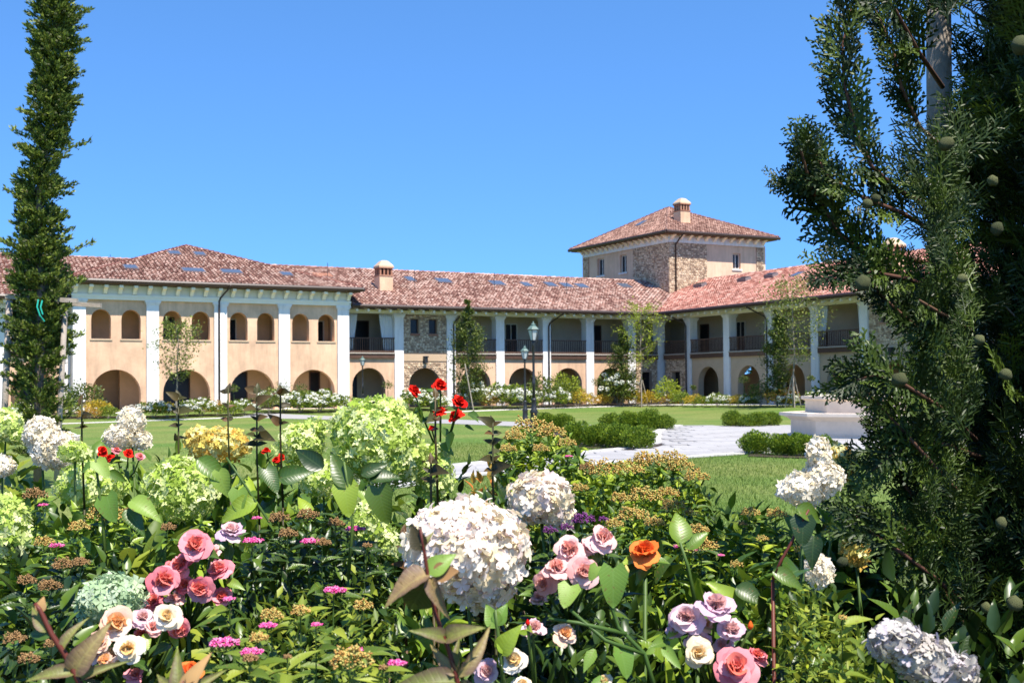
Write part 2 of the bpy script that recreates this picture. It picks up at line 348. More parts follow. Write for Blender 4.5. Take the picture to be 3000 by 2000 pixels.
def floret_tpl(k=4, fine=False):
    V = [(0, 0, 0)]; F = []
    for i in range(k):
        a = 2 * math.pi * i / k; c, s_ = math.cos(a), math.sin(a)
        pts = [(.12, 0, .05), (.40, -.36, .17), (.85, -.36, .10), (1.06, 0, .0), (.85, .36, .10), (.40, .36, .17)] if fine else [(.5, -.34, .14), (1, -.05, .02), (.5, .34, .14)]
        b = len(V)
        for x, y, z in pts: V.append((x * c - y * s_, x * s_ + y * c, z))
        if fine: F += [(0, b, b + 1), (b, b + 2, b + 1), (b, b + 3, b + 2), (b, b + 4, b + 3), (b, b + 5, b + 4), (0, b + 5, b)]
        else: F += [(0, b, b + 1), (0, b + 1, b + 2)]
    return np.array(V, float), np.array(F)
T_FLO = floret_tpl(4); T_FLOF = floret_tpl(4, True)
T_TET = (np.array([(0, 0, 1.), (.9, 0, -.4), (-.5, .8, -.4), (-.5, -.8, -.4)]), np.array([(0, 1, 2), (0, 2, 3), (0, 3, 1), (1, 3, 2)]))
def mesh_tpl(name, tpl, smooth=True): return np_mesh(name, tpl[0], tpl[1], None, smooth)

# ------------------------------------------------------------------ courtyard frame
AL = math.atan2(3500, 6500)
a = Vector((math.cos(AL), math.sin(AL), 0)); nA = Vector((math.sin(AL), -math.cos(AL), 0)); nB = -a
C0 = Vector((11.4, 91.0, 0))
def FA(t, w, z): return C0 - a * t - nA * w + Vector((0, 0, z))
def FB(s_, w, z): return C0 + nA * s_ + a * w + Vector((0, 0, z))
LAWN = -0.45
def gz(x, y):
    dx, dy = x - C0.x, y - C0.y
    d = np.minimum(dx * nA.x + dy * nA.y, dx * nB.x + dy * nB.y)
    s_ = np.clip((11 - d) / 9, 0, 1); s_ = s_ * s_ * (3 - 2 * s_)
    return LAWN + .45 * s_ - .0
def gpt(sx, sy, lift=0.0):
    d = ray(sx, sy); lo, hi = 5.0, 200.0
    for _ in range(50):
        m_ = (lo + hi) / 2; p = Vector((0, 0, CAMZ)) + d * (m_ / d.y)
        if p.z > gz(p.x, p.y): lo = m_
        else: hi = m_
    p.z = float(gz(p.x, p.y)) + lift; return p
def gnd(x, y, lift=0.0): return Vector((x, y, float(gz(x, y)) + lift))

# ground sheet
xs = np.concatenate([np.linspace(-900, -80, 12), np.linspace(-75, 75, 151), np.linspace(80, 900, 12)])
ys = np.concatenate([np.linspace(-900, -20, 10), np.linspace(-15, 120, 136), np.linspace(125, 1500, 16)])
GX, GY = np.meshgrid(xs, ys); GZ = gz(GX, GY) - .06 * (GY > 97)
V = np.stack([GX.ravel(), GY.ravel(), GZ.ravel()], 1); nx = len(xs)
I = (np.arange(len(ys) - 1)[:, None] * nx + np.arange(nx - 1)[None]).ravel()
o = link('ground', np_mesh('ground', V, np.stack([I, I + 1, I + nx + 1, I + nx], 1), None, True), M['lawn']); tag(o, kind='structure')

def strip(name, left, right, m, lift=.012, parent=None, kind='structure'):
    """ribbon on the ground between two edges given as point lists"""
    mb = MB(); n = 24
    def samp(pl, f):
        x = f * (len(pl) - 1); i = min(int(x), len(pl) - 2); return pl[i].lerp(pl[i + 1], x - i)
    g = [[samp(left, i / n).lerp(samp(right, i / n), j / 3) for j in range(4)] for i in range(n + 1)]
    for row in g:
        for p in row: p.z = float(gz(p.x, p.y)) + lift
    mb.add([p for row in g for p in row], [(i * 4 + j, i * 4 + j + 1, i * 4 + j + 5, i * 4 + j + 4) for i in range(n) for j in range(3)])
    o = mb.build(name, m, parent); tag(o, kind=kind); return o
g_ = lambda L: [gpt(x, y) for x, y in L]
strip('garden_path', g_([(752, 1209), (970, 1219), (1340, 1229), (1570, 1238), (1760, 1246)]), g_([(700, 1222), (938, 1228), (1340, 1242), (1600, 1252), (1790, 1262)]), M['paver'])
strip('building_walk', g_([(-100, 1252), (172, 1240), (430, 1231), (600, 1225), (752, 1219)]), g_([(-100, 1255), (172, 1242.5), (430, 1233.5), (600, 1227.5), (752, 1222)]), M['kerb'])
strip('building_walk', g_([(1300, 1206), (1410, 1201.5), (1640, 1193), (1900, 1185.5), (2320, 1184.5)]), g_([(1300, 1209), (1410, 1204.5), (1640, 1196), (1900, 1188), (2320, 1187)]), M['kerb'])

# plaza of pale slabs: each slab its own piece
FC = at(2590, 1275, 39.5); FC.z = LAWN
PLZ = [gpt(x, y) for x, y in [(1990, 1247), (1950, 1254), (1925, 1268), (1920, 1300), (1870, 1312), (1673, 1331), (1350, 1364), (1100, 1398), (1100, 1436), (1400, 1393), (1790, 1357), (2015, 1341), (2206, 1328), (2450, 1321), (2900, 1320)]] + [Vector((24, 30, LAWN)), Vector((24, 50, LAWN)), gpt(2700, 1246)]
def inpoly(x, y, poly, mrg=0.0):
    c = False; n = len(poly)
    for i in range(n):
        p, q = poly[i], poly[(i + 1) % n]
        if (p.y > y) != (q.y > y) and x < (q.x - p.x) * (y - p.y) / (q.y - p.y) + p.x: c = not c
    return c
pz = link('plaza', None); pz.empty_display_size = .5; tag(pz, kind='structure')
mb = MB(); tri = tessellate_polygon([[Vector((p.x, p.y, 0)) for p in PLZ]]); mb.add([Vector((p.x, p.y, LAWN + .012)) for p in PLZ], [tuple(t) for t in tri])
mb.build('joint_bed', mat('plaza_joint', (.34, .33, .32), noise=.2), pz)
da = Vector((math.cos(.05), math.sin(.05), 0)); db = Vector((-math.sin(.05), math.cos(.05), 0)); slabpos = []
for j in range(-40, 26):
    for i in range(-24, 16):
        c = FC + da * ((i + .5 * (j % 2)) * 1.25) + db * (j * .72); c.z = LAWN
        if all(inpoly((c + da * u * .6 + db * v * .33).x, (c + da * u * .6 + db * v * .33).y, PLZ) for u in (-1, 1) for v in (-1, 1)): slabpos.append(c)
slm = MB(); slm.box(lambda x, y, z: Vector((x, y, z)), -.618, .618, -.353, .353, 0, .02)
so_ = slm.build('slab', M['paver'], pz); slabpos.sort(key=lambda c: c.length); so_.location = slabpos[0] + Vector((0, 0, .014)); so_.rotation_euler.z = .05
for c in slabpos[1:290]:
    s2 = so_.copy(); COL.objects.link(s2); s2.location = c + Vector((0, 0, .014 + random.uniform(0, .003)))
rest = MB()
for c in slabpos[290:]: rest.box(lambda x, y, z: c + da * x + db * y + Vector((0, 0, z + .014)), -.618, .618, -.353, .353, 0, .02, random.uniform(.01, 1))
if rest.v: rest.build('slab_rest', M['paver'], pz, kind='stuff')
mb = MB()
for i in range(len(PLZ) - 4):
    p, q = PLZ[i], PLZ[i + 1]; L_ = (q - p).length; d = (q - p) / L_; nn_ = Vector((-d.y, d.x, 0)); k = max(1, int(L_ / .9))
    for j in range(k): mb.box(lambda x, y, z: p + d * x + nn_ * y + Vector((0, 0, z)), L_ * j / k + .01, L_ * (j + 1) / k - .01, -.16, .16, .01, .05, random.uniform(.01, 1))
mb.build('edge_stone', M['kerb'], pz, kind='stuff')
# path joining from the front left

# grass blades on the nearer lawn
def blades():
    n = 150000
    Y = 7 + 30 * RN.random(n) ** 1.3; X = (.06 + RN.normal(0, .16, n)) * Y; Y = Y + RN.normal(0, .8, n)
    ok = np.ones(n, bool); c = np.zeros(n, bool); m_ = len(PLZ)
    for i in range(m_):
        p, q = PLZ[i], PLZ[(i + 1) % m_]
        if abs(q.y - p.y) > 1e-6: c ^= ((p.y > Y) != (q.y > Y)) & (X < (q.x - p.x) * (Y - p.y) / (q.y - p.y) + p.x)
    ok &= ~c
    X, Y = X[ok], Y[ok]; n = len(X)
    pos = np.stack([X, Y, gz(X, Y)], 1); dr = np.stack([RN.normal(0, .35, n), RN.normal(0, .35, n), np.ones(n)], 1)
    tpl = (np.array([(-.09, 0, 0), (.09, 0, 0), (.03, 1, .1)]), np.array([(0, 1, 2)]))
    V, F, T = inst(tpl, pos, rot_dir(dr, RN.normal(size=(n, 3))), RN.uniform(.035, .07, n))
    o = link('grass', np_mesh('grass', V, F, T), M['blade']); tag(o, 'short mown grass blades on the lawn beyond the flower bed', 'grass', kind='stuff')
blades()

# ------------------------------------------------------------------ roofs
def roof_tiles(name, O, U, Vv, N, poly, m, parent, step=.24, row=.36):
    """barrel tiles filling polygon (u, v) on the plane O + u U + v V"""
    us = [p[0] for p in poly]; u0, u1 = min(us), max(us); pos = []; sc = []
    n = int((u1 - u0) / step)
    for i in range(n + 1):
        u = u0 + (i + .5) * step; hit = []
        for k in range(len(poly)):
            (ua, va), (ub, vb) = poly[k], poly[(k + 1) % len(poly)]
            if (ua - u) * (ub - u) < 0: hit.append(va + (vb - va) * (u - ua) / (ub - ua))
        hit.sort()
        if len(hit) >= 2:
            v = hit[0] - .05
            while v < hit[-1] - .1: pos.append((u + random.uniform(-.012, .012), v)); v += row
    seg = 4; TV = []
    for e, (rr, zz) in enumerate(((.105, .035), (.085, .0))):
        for k in range(seg + 1):
            an = math.pi * k / seg; TV.append((rr * math.cos(an), e * (row + .05), rr * math.sin(an) * .9 + zz))
    TF = [(k, k + 1, k + seg + 2, k + seg + 1) for k in range(seg)]
    TV = np.array(TV); TF = np.array(TF); n = len(pos)
    pu = np.array(pos); O_, U_, V_, N_ = [np.array(x) for x in (O, U, Vv, N)]
    W_ = O_ + pu[:, :1] * U_ + pu[:, 1:] * V_ + N_ * .03 + N_ * RN.uniform(-.01, .014, n)[:, None]
    Rm = np.tile(np.stack([U_, V_, N_], 1), (n, 1, 1)); ang = RN.normal(0, .03, n)
    cz = np.zeros((n, 3, 3)); cz[:, 0, 0] = np.cos(ang); cz[:, 0, 1] = -np.sin(ang); cz[:, 1, 0] = np.sin(ang); cz[:, 1, 1] = np.cos(ang); cz[:, 2, 2] = 1
    V, F, T = inst((TV, TF), W_, Rm @ cz, np.ones(n))
    V = V - np.array(parent.location)
    return tag(link(name, np_mesh(name, V, F, T), m, parent), kind='stuff')

def roof_face(parent, pts, m, eave_first=True, thick=.14):
    """pts: 3 or 4 world points, first two along the eave; adds slab and tiles"""
    p = [Vector(q) for q in pts]; U = (p[1] - p[0]).normalized(); N = U.cross(p[2] - p[0]).normalized()
    if N.z < 0: N = -N
    Vv = (p[2] - p[0]); Vv = (Vv - U * Vv.dot(U)).normalized()
    mb = MB(parent.location); k = len(p)
    mb.add(p + [q - N * thick for q in p], [tuple(range(k)), tuple(range(k, 2 * k))[::-1]] + [(i, (i + 1) % k, k + (i + 1) % k, k + i) for i in range(k)])
    mb.build('roof', M['soffit'], parent)
    # thin channel sheet over the slab, a little proud
    mc = MB(parent.location); mc.add([q + N * .012 for q in p], [tuple(range(k))]); mc.build('tile_channel', M['tilebed'], parent)
    poly = [((q - p[0]).dot(U), (q - p[0]).dot(Vv)) for q in p]
    roof_tiles('roof_tiles', p[0], U, Vv, N, poly, m, parent)
    return p[0], U, Vv, N
def ridge_cap(parent, p0, p1, m):
    p0, p1 = Vector(p0), Vector(p1); d = (p1 - p0); L = d.length; d.normalize(); mb = MB(parent.location); n = int(L / .42)
    for i in range(n):
        c = p0 + d * (i * L / n); mb.tube([c + Vector((0, 0, .02)), c + d * (L / n + .04) + Vector((0, 0, .0))], [.13, .10], 6, random.uniform(.01, 1))
    mb.build('ridge_tiles', m, parent, kind='stuff')
def gutter(parent, p0, p1):
    mb = MB(parent.location); mb.tube([p0, p1], .14, 8); mb.build('gutter', M['gutter'], parent)
def plane_hit(sx, sy, O, N):
    d = ray(sx, sy); c = Vector((0, 0, CAMZ)); return c + d * ((O - c).dot(N) / d.dot(N))
def skylight(parent, rf, sx, sy, wpx, ln=.95, m=None, lift=.16, tall=False):
    O, U, Vv, N = rf; c = plane_hit(sx, sy, O, N); w = wpx * c.y / FPX * .5
    F_ = lambda x, y, z: c + U * x + Vv * y + N * z
    mb = MB(parent.location); mb.box(F_, -w, w, -ln / 2, ln / 2, 0, lift); f = mb.build('skylight', M['lead'], parent)
    mg = MB(f.location + parent.location); mg.box(F_, -w + .05, w - .05, -ln / 2 + .06, ln / 2 - .06, lift, lift + .025)
    g = mg.build('pane', m or M['skyglass'], f); g.location = (0, 0, 0)
def chimney(parent, base, w, h, F_):
    """F_ gives local axes; base is the centre on the roof"""
    mb = MB(parent.location); B = lambda x, y, z: base + (F_(x, y, z) - F_(0, 0, 0))
    mb.box(B, -w / 2, w / 2, -w / 2, w / 2, -1.2, h * .46); o = mb.build('chimney', M['ochre'], parent)
    def sub(name, f, m):
        q = MB(o.location + parent.location); f(q); x = q.build(name, m, o); x.location = (0, 0, 0)
    def vents(q):
        for x in (-.42, -.14, .14, .42):
            for y in (-.42, -.14, .14, .42):
                if abs(x) > .3 or abs(y) > .3: q.box(B, w * x - .06, w * x + .06, w * y - .06, w * y + .06, h * .50, h * .74)
    sub('vent_brick', vents, M['brick'])
    sub('collar', lambda q: (q.box(B, -w * .54, w * .54, -w * .54, w * .54, h * .46, h * .50), q.box(B, -w * .56, w * .56, -w * .56, w * .56, h * .74, h * .78)), M['brick'])
    def cap(q):
        r = [(.56, .78), (.55, .83), (.26, 1.0), (.14, 1.03)]
        vs_ = [B(sx * w * k, sy * w * k, h * z) for k, z in r for sx, sy in ((-1, -1), (1, -1), (1, 1), (-1, 1))]
        q.add(vs_, [(i * 4 + j, i * 4 + (j + 1) % 4, i * 4 + 4 + (j + 1) % 4, i * 4 + 4 + j) for i in range(3) for j in range(4)] + [(12, 13, 14, 15), (0, 1, 2, 3)])
    sub('chimney_cap', cap, M['ochre2'])
    sub('shaft_core', lambda q: q.box(B, -w * .3, w * .3, -w * .3, w * .3, h * .47, h * .76), M['dark'])

# ------------------------------------------------------------------ building pieces
def arch(c, r, z0, zt, n=14):
    """opening: centre c, half width r, floor z0, crown zt"""
    zs = zt - r; return [(c + r, z0)] + [(c + r * math.cos(math.pi * i / n), zs + r * math.sin(math.pi * i / n)) for i in range(n + 1)] + [(c - r, z0)]
def rect(x0, x1, z0, z1): return [(x0, z0), (x1, z0), (x1, z1), (x0, z1)]
def part(parent, name, m, fn, kind=None, smooth=False, sub=None):
    base = sub if sub is not None else parent
    org = Vector(parent.location) if sub is None else Vector(parent.location) + sub.location
    mb = MB(org); fn(mb); o = mb.build(name, m, base, smooth, kind); o.location = (0, 0, 0); return o
def stones(parent, F, w0, regions, holes, inside=None, size=(.17, .115), seed=0, m='stone', name='stone_facing'):
    """field stones standing proud of a wall; each a small bevelled lump, joined"""
    rnd = random.Random(seed); vs_ = []; fs = []; ts = []
    for (x0, x1, z0, z1) in regions:
        z = z0
        while z < z1 - .05:
            h = size[1] * rnd.uniform(.7, 1.3); x = x0
            while x < x1 - .04:
                l = min(size[0] * rnd.uniform(.5, 1.5), x1 - x); hh = min(h * rnd.uniform(.75, 1.05), z1 - z)
                cx, cz = x + l / 2, z + hh / 2
                if not any(hh_(cx, cz) for hh_ in holes):
                    n = 6; b = len(vs_); d = rnd.uniform(.015, .055); ph = rnd.random()
                    for e, (k, dep) in enumerate(((.97, .0), (.72, d))):
                        for i in range(n):
                            an = 2 * math.pi * (i + ph) / n; rx = .5 * l * k * rnd.uniform(.85, 1.1) * 1.05; rz = .5 * hh * k * rnd.uniform(.85, 1.1) * 1.05
                            vs_.append(F(cx + rx * math.cos(an), w0 - dep, cz + rz * math.sin(an)))
                    tn = rnd.uniform(.02, .99); ts += [tn] * (2 * n)
                    fs += [(b + i, b + (i + 1) % n, b + n + (i + 1) % n, b + n + i) for i in range(n)] + [tuple(b + n + i for i in range(n))]
                x += l
            z += h
    mb = MB(parent.location); mb.v = [tuple(v - mb.org) for v in vs_]; mb.f = fs; mb.t = ts
    return mb.build(name, M[m], parent, kind='stuff')
def in_arch(c, r, z0, zt): return lambda x, z: (abs(x - c) < r + .05 and z < zt - r) or ((x - c) ** 2 + (z - (zt - r)) ** 2 < (r + .07) ** 2)
def in_rect(x0, x1, z0, z1): return lambda x, z: x0 - .07 < x < x1 + .07 and z0 - .05 < z < z1 + .05

def column(parent, F, t, w0=0.0, d=.66, top=6.3, w=.66, z0=0.0):
    def f(q):
        q.box(F, t - w / 2, t + w / 2, w0, w0 + d, z0 - .2, top - .22)
        q.box(F, t - w / 2 - .05, t + w / 2 + .05, w0 - .05, w0 + d + .05, top - .22, top - .12)
        q.box(F, t - w / 2 - .10, t + w / 2 + .10, w0 - .10, w0 + d + .10, top - .12, top)
    return part(parent, 'column', M['white'], f)
def downpipe(parent, F, t, top, wc, wg):
    def f(q): q.tube([F(t - .5, wg, top), F(t - .5, wg + .02, top - .12), F(t - .1, wc - .12, top - .75), F(t, wc - .09, top - 1.0), F(t, wc - .09, 0.0)], .055, 8)
    part(parent, 'downpipe', M['gutter'], f, smooth=True)
def railing(parent, F, t0, t1, w, z0=3.72, z1=4.68):
    def f(q):
        q.box(F, t0, t1, w - .04, w + .06, z1 - .07, z1); q.box(F, t0, t1, w - .03, w + .05, z0, z0 + .07)
    r = part(parent, 'railing', M['brown'], f); n = int((t1 - t0) / .155); first = None
    for i in range(n):
        t = t0 + (t1 - t0) * (i + .5) / n
        if first is None:
            mb = MB(); mb.box(lambda x, y, z: F(x, y, z) - F(0, 0, 0), -.022, .022, -.016, .022, z0 + .072, z1 - .072); first = mb.build('baluster', M['brown'], r)
            o = first
        else: o = first.copy(); COL.objects.link(o)
        o.location = F(t, w, 0) - Vector(parent.location)
def door(parent, F, t0, t1, w, z0, z1, glass=False):
    d = part(parent, 'door' if not glass else 'window', M['frame'] if glass else M['brown'], lambda q: q.panel(F, rect(t0 - .07, t1 + .07, z0 - .05, z1 + .07), [rect(t0, t1, z0, z1)], w - .05, w + .04))
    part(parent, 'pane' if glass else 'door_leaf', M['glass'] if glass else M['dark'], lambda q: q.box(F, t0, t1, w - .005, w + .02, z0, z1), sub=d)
    if glass: part(parent, 'glazing_bar', M['frame'], lambda q: (q.box(F, (t0 + t1) / 2 - .03, (t0 + t1) / 2 + .03, w - .03, w - .007, z0, z1)), sub=d)

EZ = 6.70; EO = 1.35; RW = 7.0; RZ = 9.9           # arcade eave height, overhang, ridge depth and height
def arcade(F, name, label, cols, end, spec, tm):
    root = empty(name, F(cols[0], 0, 0), label, 'building')
    L = root
    for i, t in enumerate(cols):
        if not (F is FB and i == 0): column(L, F, t)
    for (i, pt) in spec['pipes']: downpipe(L, F, pt, EZ - .05, 0, -EO - .04)
    for i in range(len(cols) - 1):
        t0, t1 = cols[i] + .33, cols[i + 1] - .33; c = (t0 + t1) / 2; kind = spec['bays'].get(i, 'arch')
        if kind == 'skip': continue
        if t0 > t1: t0, t1 = t1, t0
        r = min(1.18, (t1 - t0) / 2 - .33); top = 2.66
        if kind in ('arch', 'curtain', 'window'):
            part(L, 'arch_wall', spec['wall'], lambda q: q.panel(F, rect(t0, t1, -.2, 3.30)[:1] + rect(t0, t1, -.2, 3.30)[1:], [arch(c, r, -.1, top)], .12, .62))
        if kind == 'stone':      # both floors of field stone
            wz = (5.0, 6.0); wins = [rect(c - .95, c - .32, *wz), rect(c + .42, c + 1.05, *wz)]
            part(L, 'stone_wall', M['mortar'], lambda q: q.panel(F, rect(t0, t1, -.2, 6.28), [arch(c, r, -.1, top)] + wins, .14, .62))
            stones(L, F, .14, [(t0, t1, -.2, 6.28)], [in_arch(c, r, 0, top), in_rect(c - .95, c - .32, *wz), in_rect(c + .42, c + 1.05, *wz), in_rect(t0, t1, 3.1, 3.6)], seed=int(c * 7))
            part(L, 'plaster_band', M['ochre2'], lambda q: q.box(F, t0, t1, .10, .15, 3.12, 3.6))
            for (x0, x1) in ((c - .95, c - .32), (c + .42, c + 1.05)):
                wd = part(L, 'window', M['brown'], lambda q: q.panel(F, rect(x0, x1, *wz), [rect(x0 + .06, x1 - .06, wz[0] + .06, wz[1] - .06)], .36, .44))
                part(L, 'pane', M['glass'], lambda q: q.box(F, x0 + .06, x1 - .06, .39, .42, wz[0] + .06, wz[1] - .06), sub=wd)
                part(L, 'brick_sill', M['brick'], lambda q: q.box(F, x0 - .05, x1 + .05, .07, .16, wz[0] - .14, wz[0] - .02), sub=wd)
            lt = part(L, 'wall_lantern', M['iron'], lambda q: (q.box(F, c - .12, c + .12, -.12, .09, 2.98, 3.38), q.box(F, c - .16, c + .16, -.16, .09, 3.38, 3.46)))
        if kind == 'stonedoor':
            part(L, 'stone_wall', M['mortar'], lambda q: q.panel(F, rect(t0, t1, -.2, 3.30), [rect(c - .5, c + .5, -.1, 2.35)], .12, .62))
            stones(L, F, .12, [(t0, t1, -.2, 3.3)], [in_rect(c - .5, c + .5, -.2, 2.35)], seed=int(c * 9) + 3)
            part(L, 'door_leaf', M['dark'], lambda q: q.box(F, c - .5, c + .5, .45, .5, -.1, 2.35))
        if kind != 'stone':
            part(L, 'balcony_beam', M['brown'], lambda q: q.box(F, t0, t1, -.04, .55, 3.30, 3.60))
            part(L, 'balcony_edge', M['ledge'], lambda q: q.box(F, t0, t1, -.10, .50, 3.60, 3.68))
            railing(L, F, t0, t1, .03)
            # openings in the rear wall of the loggia
            rnd = random.Random(i * 5 + len(cols)); x = c + rnd.uniform(-.6, .4)
            door(L, F, x - .45, x + .45, 2.86, 3.7, 5.9, glass=rnd.random() < .4)
        if kind in ('arch', 'curtain'):
            rnd = random.Random(i * 11 + 2); x = c + rnd.uniform(-.5, .7); door(L, F, x - .5, x + .5, 2.86, .0, 2.3)
    t0, t1 = cols[0] - .33, end; tb = -3.2 if F is FA else -2.85; tf = -2.9 if F is FA else 0.0
    holes = spec.get('through', [])
    part(L, 'rear_wall', M['inner'], lambda q: q.panel(F, rect(tb, t1, -.2, 3.3), holes, 2.9, 3.2))
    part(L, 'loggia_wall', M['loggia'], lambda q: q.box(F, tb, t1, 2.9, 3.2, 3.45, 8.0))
    part(L, 'portico_floor', M['travertine'], lambda q: q.box(F, tf, t1, -.3, 2.9, -.3, .02 if F is FA else .017))
    part(L, 'gallery_floor', M['ochre2'], lambda q: q.box(F, tf, t1, .62 if F is FB else .625, 2.9, 3.3, 3.45))
    if not holes: part(L, 'rear_block', M['ochre'], lambda q: q.box(F, t0, t1, 3.21, 13.8, -.2, 6.4))
    part(L, 'eave_beam', M['cream'], lambda q: q.box(F, t0, t1, -.02, .34, 6.302, 6.54))
    rf_ = MB(L.location); n = int((t1 - t0) / .79)
    first = None
    for k in range(n + 1):
        t = t0 + .1 + k * .79
        if F is FA and 25.5 < t < 42.8: continue
        if first is None:
            mb = MB(); G = lambda x, y, z: F(x, y, z) - F(0, 0, 0)
            mb.add([G(x, y, z + (y + 1.2) * .36) for x in (-.07, .07) for y in (-1.18, .9) for z in (0, .17)], [(0, 1, 3, 2), (4, 6, 7, 5), (0, 4, 5, 1), (2, 3, 7, 6), (0, 2, 6, 4), (1, 5, 7, 3)])
            first = mb.build('rafter', M['cream'], L); r_ = first
        else: r_ = first.copy(); COL.objects.link(r_)
        r_.location = F(t, 0, 6.33) - Vector(L.location)
    if F is FA: gutter(L, F(EO + .1, -EO - .07, EZ - .02), F(25.5, -EO - .07, EZ - .02)); gutter(L, F(42.9, -EO - .07, EZ - .02), F(t1, -EO - .07, EZ - .02))
    else: gutter(L, F(EO + .1, -EO - .07, EZ - .02), F(t1, -EO - .07, EZ - .02))
    # roof: front slope meets the other wing in a valley along w = -t
    if F is FA:
        zz = lambda w: EZ + (RZ - EZ) * (w + EO) / (RW + EO)
        rf = roof_face(L, [F(EO, -EO, EZ), F(25.6, -EO, EZ), F(25.6, RW, RZ), F(-RW, RW, RZ)], tm)
        roof_face(L, [F(42.75, -EO, EZ), F(t1, -EO, EZ), F(t1, RW, RZ), F(42.75, RW, RZ)], tm)
        roof_face(L, [F(25.61, 3.5, zz(3.5)), F(42.74, 3.5, zz(3.5)), F(42.74, RW, RZ), F(25.61, RW, RZ)], tm)
    else: rf = roof_face(L, [F(EO, -EO, EZ), F(t1, -EO, EZ), F(t1, RW, RZ), F(-RW, RW, RZ)], tm)
    mb = MB(L.location); p = [F(-RW, RW, RZ), F(t1, RW, RZ), F(t1, 2 * RW + EO, EZ), F(-2 * RW - EO, 2 * RW + EO, EZ)]
    mb.add(p, [(0, 1, 2, 3)]); mb.build('rear_roof', M['tilebed'], L)
    ridge_cap(L, F(-RW, RW, RZ + .03), F(t1, RW, RZ + .03), M['tile'])
    return L, rf

colsA = [0.0, 2.7, 6.4, 10.07, 13.87, 17.7, 21.6, 25.9]
wingA, rfA = arcade(FA, 'arcade_wing', 'long two storey arcaded wing with white columns, balconies and weathered tile roof', colsA + [42.9, 46.6, 50.4, 54.2, 58], 60.0,
    dict(wall=M['ochre'], pipes=[(5, 17.55), (3, 9.95)], bays={0: 'stonedoor', 5: 'stone', 6: 'curtain', 7: 'skip'}), M['tile'])
_pl = lambda sx, sy: (lambda p: ((p - FB(0, 2.9, 0)).dot(nA), p.z))(plane_hit(sx, sy, FB(0, 2.9, 0), a))
(_h0, _hz1), (_h1, _hz0) = _pl(2164, 1076), _pl(2203, 1095); HB = (min(_h0, _h1), max(_h0, _h1), _hz0, _hz1)
colsB = [0.0, 3.3, 7.8, 12.3, 16.7, 21.0, 25.4, 29.8, 34.2, 38.6]
wingB, rfB = arcade(FB, 'shaded_wing', 'two storey arcaded wing on the right with bright red tile roof and shaded walls', colsB, 42.0,
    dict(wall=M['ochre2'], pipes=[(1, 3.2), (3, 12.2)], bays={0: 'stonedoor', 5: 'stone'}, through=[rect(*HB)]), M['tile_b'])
# valley strip
part(wingA, 'valley_flashing', M['lead'], lambda q: q.add([FA(EO - .08, -EO - .1, EZ + .05), FA(EO + .14, -EO - .1, EZ + .10), FA(-RW + .14, RW, RZ + .15), FA(-RW - .08, RW, RZ + .10)] +
     [FA(EO - .08, -EO - .1, EZ), FA(EO + .14, -EO - .1, EZ + .05), FA(-RW + .14, RW, RZ + .1), FA(-RW - .08, RW, RZ + .05)], [(0, 1, 2, 3), (7, 6, 5, 4), (0, 4, 5, 1), (1, 5, 6, 2), (2, 6, 7, 3), (3, 7, 4, 0)]))
for sx, sy, w in ((1200, 822, 28), (1298, 827, 46), (1455, 834, 46), (1541, 838, 30), (1612, 838, 34), (1658, 840, 34), (1703, 842, 36), (1829, 841, 38)): skylight(wingA, rfA, sx, sy, w, 1.1)
skylight(wingA, rfA, 945, 809, 60, 1.0, M['brick'], .1)
for sx, sy in ((2053, 842), (2182, 826), (2261, 815)): skylight(wingB, rfB, sx, sy, 40, .55, M['dark'], .34)
skylight(wingB, rfB, 2335, 809, 30, 1.0)
O_, U_, V_, N_ = rfA; chimney(wingA, plane_hit(1124, 848, O_, N_), .98, 1.95, FA)
O_, U_, V_, N_ = rfB; chimney(wingB, plane_hit(2617, 800, O_, N_), 1.0, 2.1, FB)
for sx, sy in ((960, 770), (1215, 790), (1448, 799), (1660, 812), (323, 745)):
    p = at(sx, sy + 8, 83); part(wingA, 'lightning_rod', M['iron'], lambda q: q.tube([p - Vector((0, 0, 1.0)), p + Vector((0, 0, .18))], .02, 5))

# curtains in the open balconies
def curtain(F, tc, w0, z0, z1, top_w, bot_w, lean, label):
    mb = MB(F(tc, w0, z0)); n, m_ = 22, 8; vs_ = []
    for j in range(m_ + 1):
        f = j / m_; wd = bot_w + (top_w - bot_w) * f ** .6
        for i in range(n + 1):
            u = i / n - .5; vs_.append(F(tc + lean * (1 - f) + u * wd, w0 + .05 * math.sin(i * 1.9), z0 + (z1 - z0) * f))
    mb.add(vs_, [(j * (n + 1) + i, j * (n + 1) + i + 1, (j + 1) * (n + 1) + i + 1, (j + 1) * (n + 1) + i) for j in range(m_) for i in range(n)])
    o = mb.build('curtain', M['curtain'], smooth=True); tag(o, label, 'curtain', 'white balcony curtains')
    sm = o.modifiers.new('cloth', 'SOLIDIFY'); sm.thickness = .01
curtain(FA, 24.95, .35, 3.8, 6.28, 1.0, .55, .2, 'white curtain tied back on the left of the first balcony beside the pavilion')
curtain(FA, 22.45, .35, 3.8, 6.28, 1.0, .62, -.2, 'white curtain tied back on the right of the first balcony, next to the stone bay')
curtain(FB, 17.25, .35, 4.3, 6.28, .75, .30, -.08, 'white curtain behind the second column left of the near shaded stone bay')
curtain(FB, 20.45, .35, 3.9, 6.28, .55, .25, .12, 'narrow white curtain at the right end of the nearest shaded balcony')

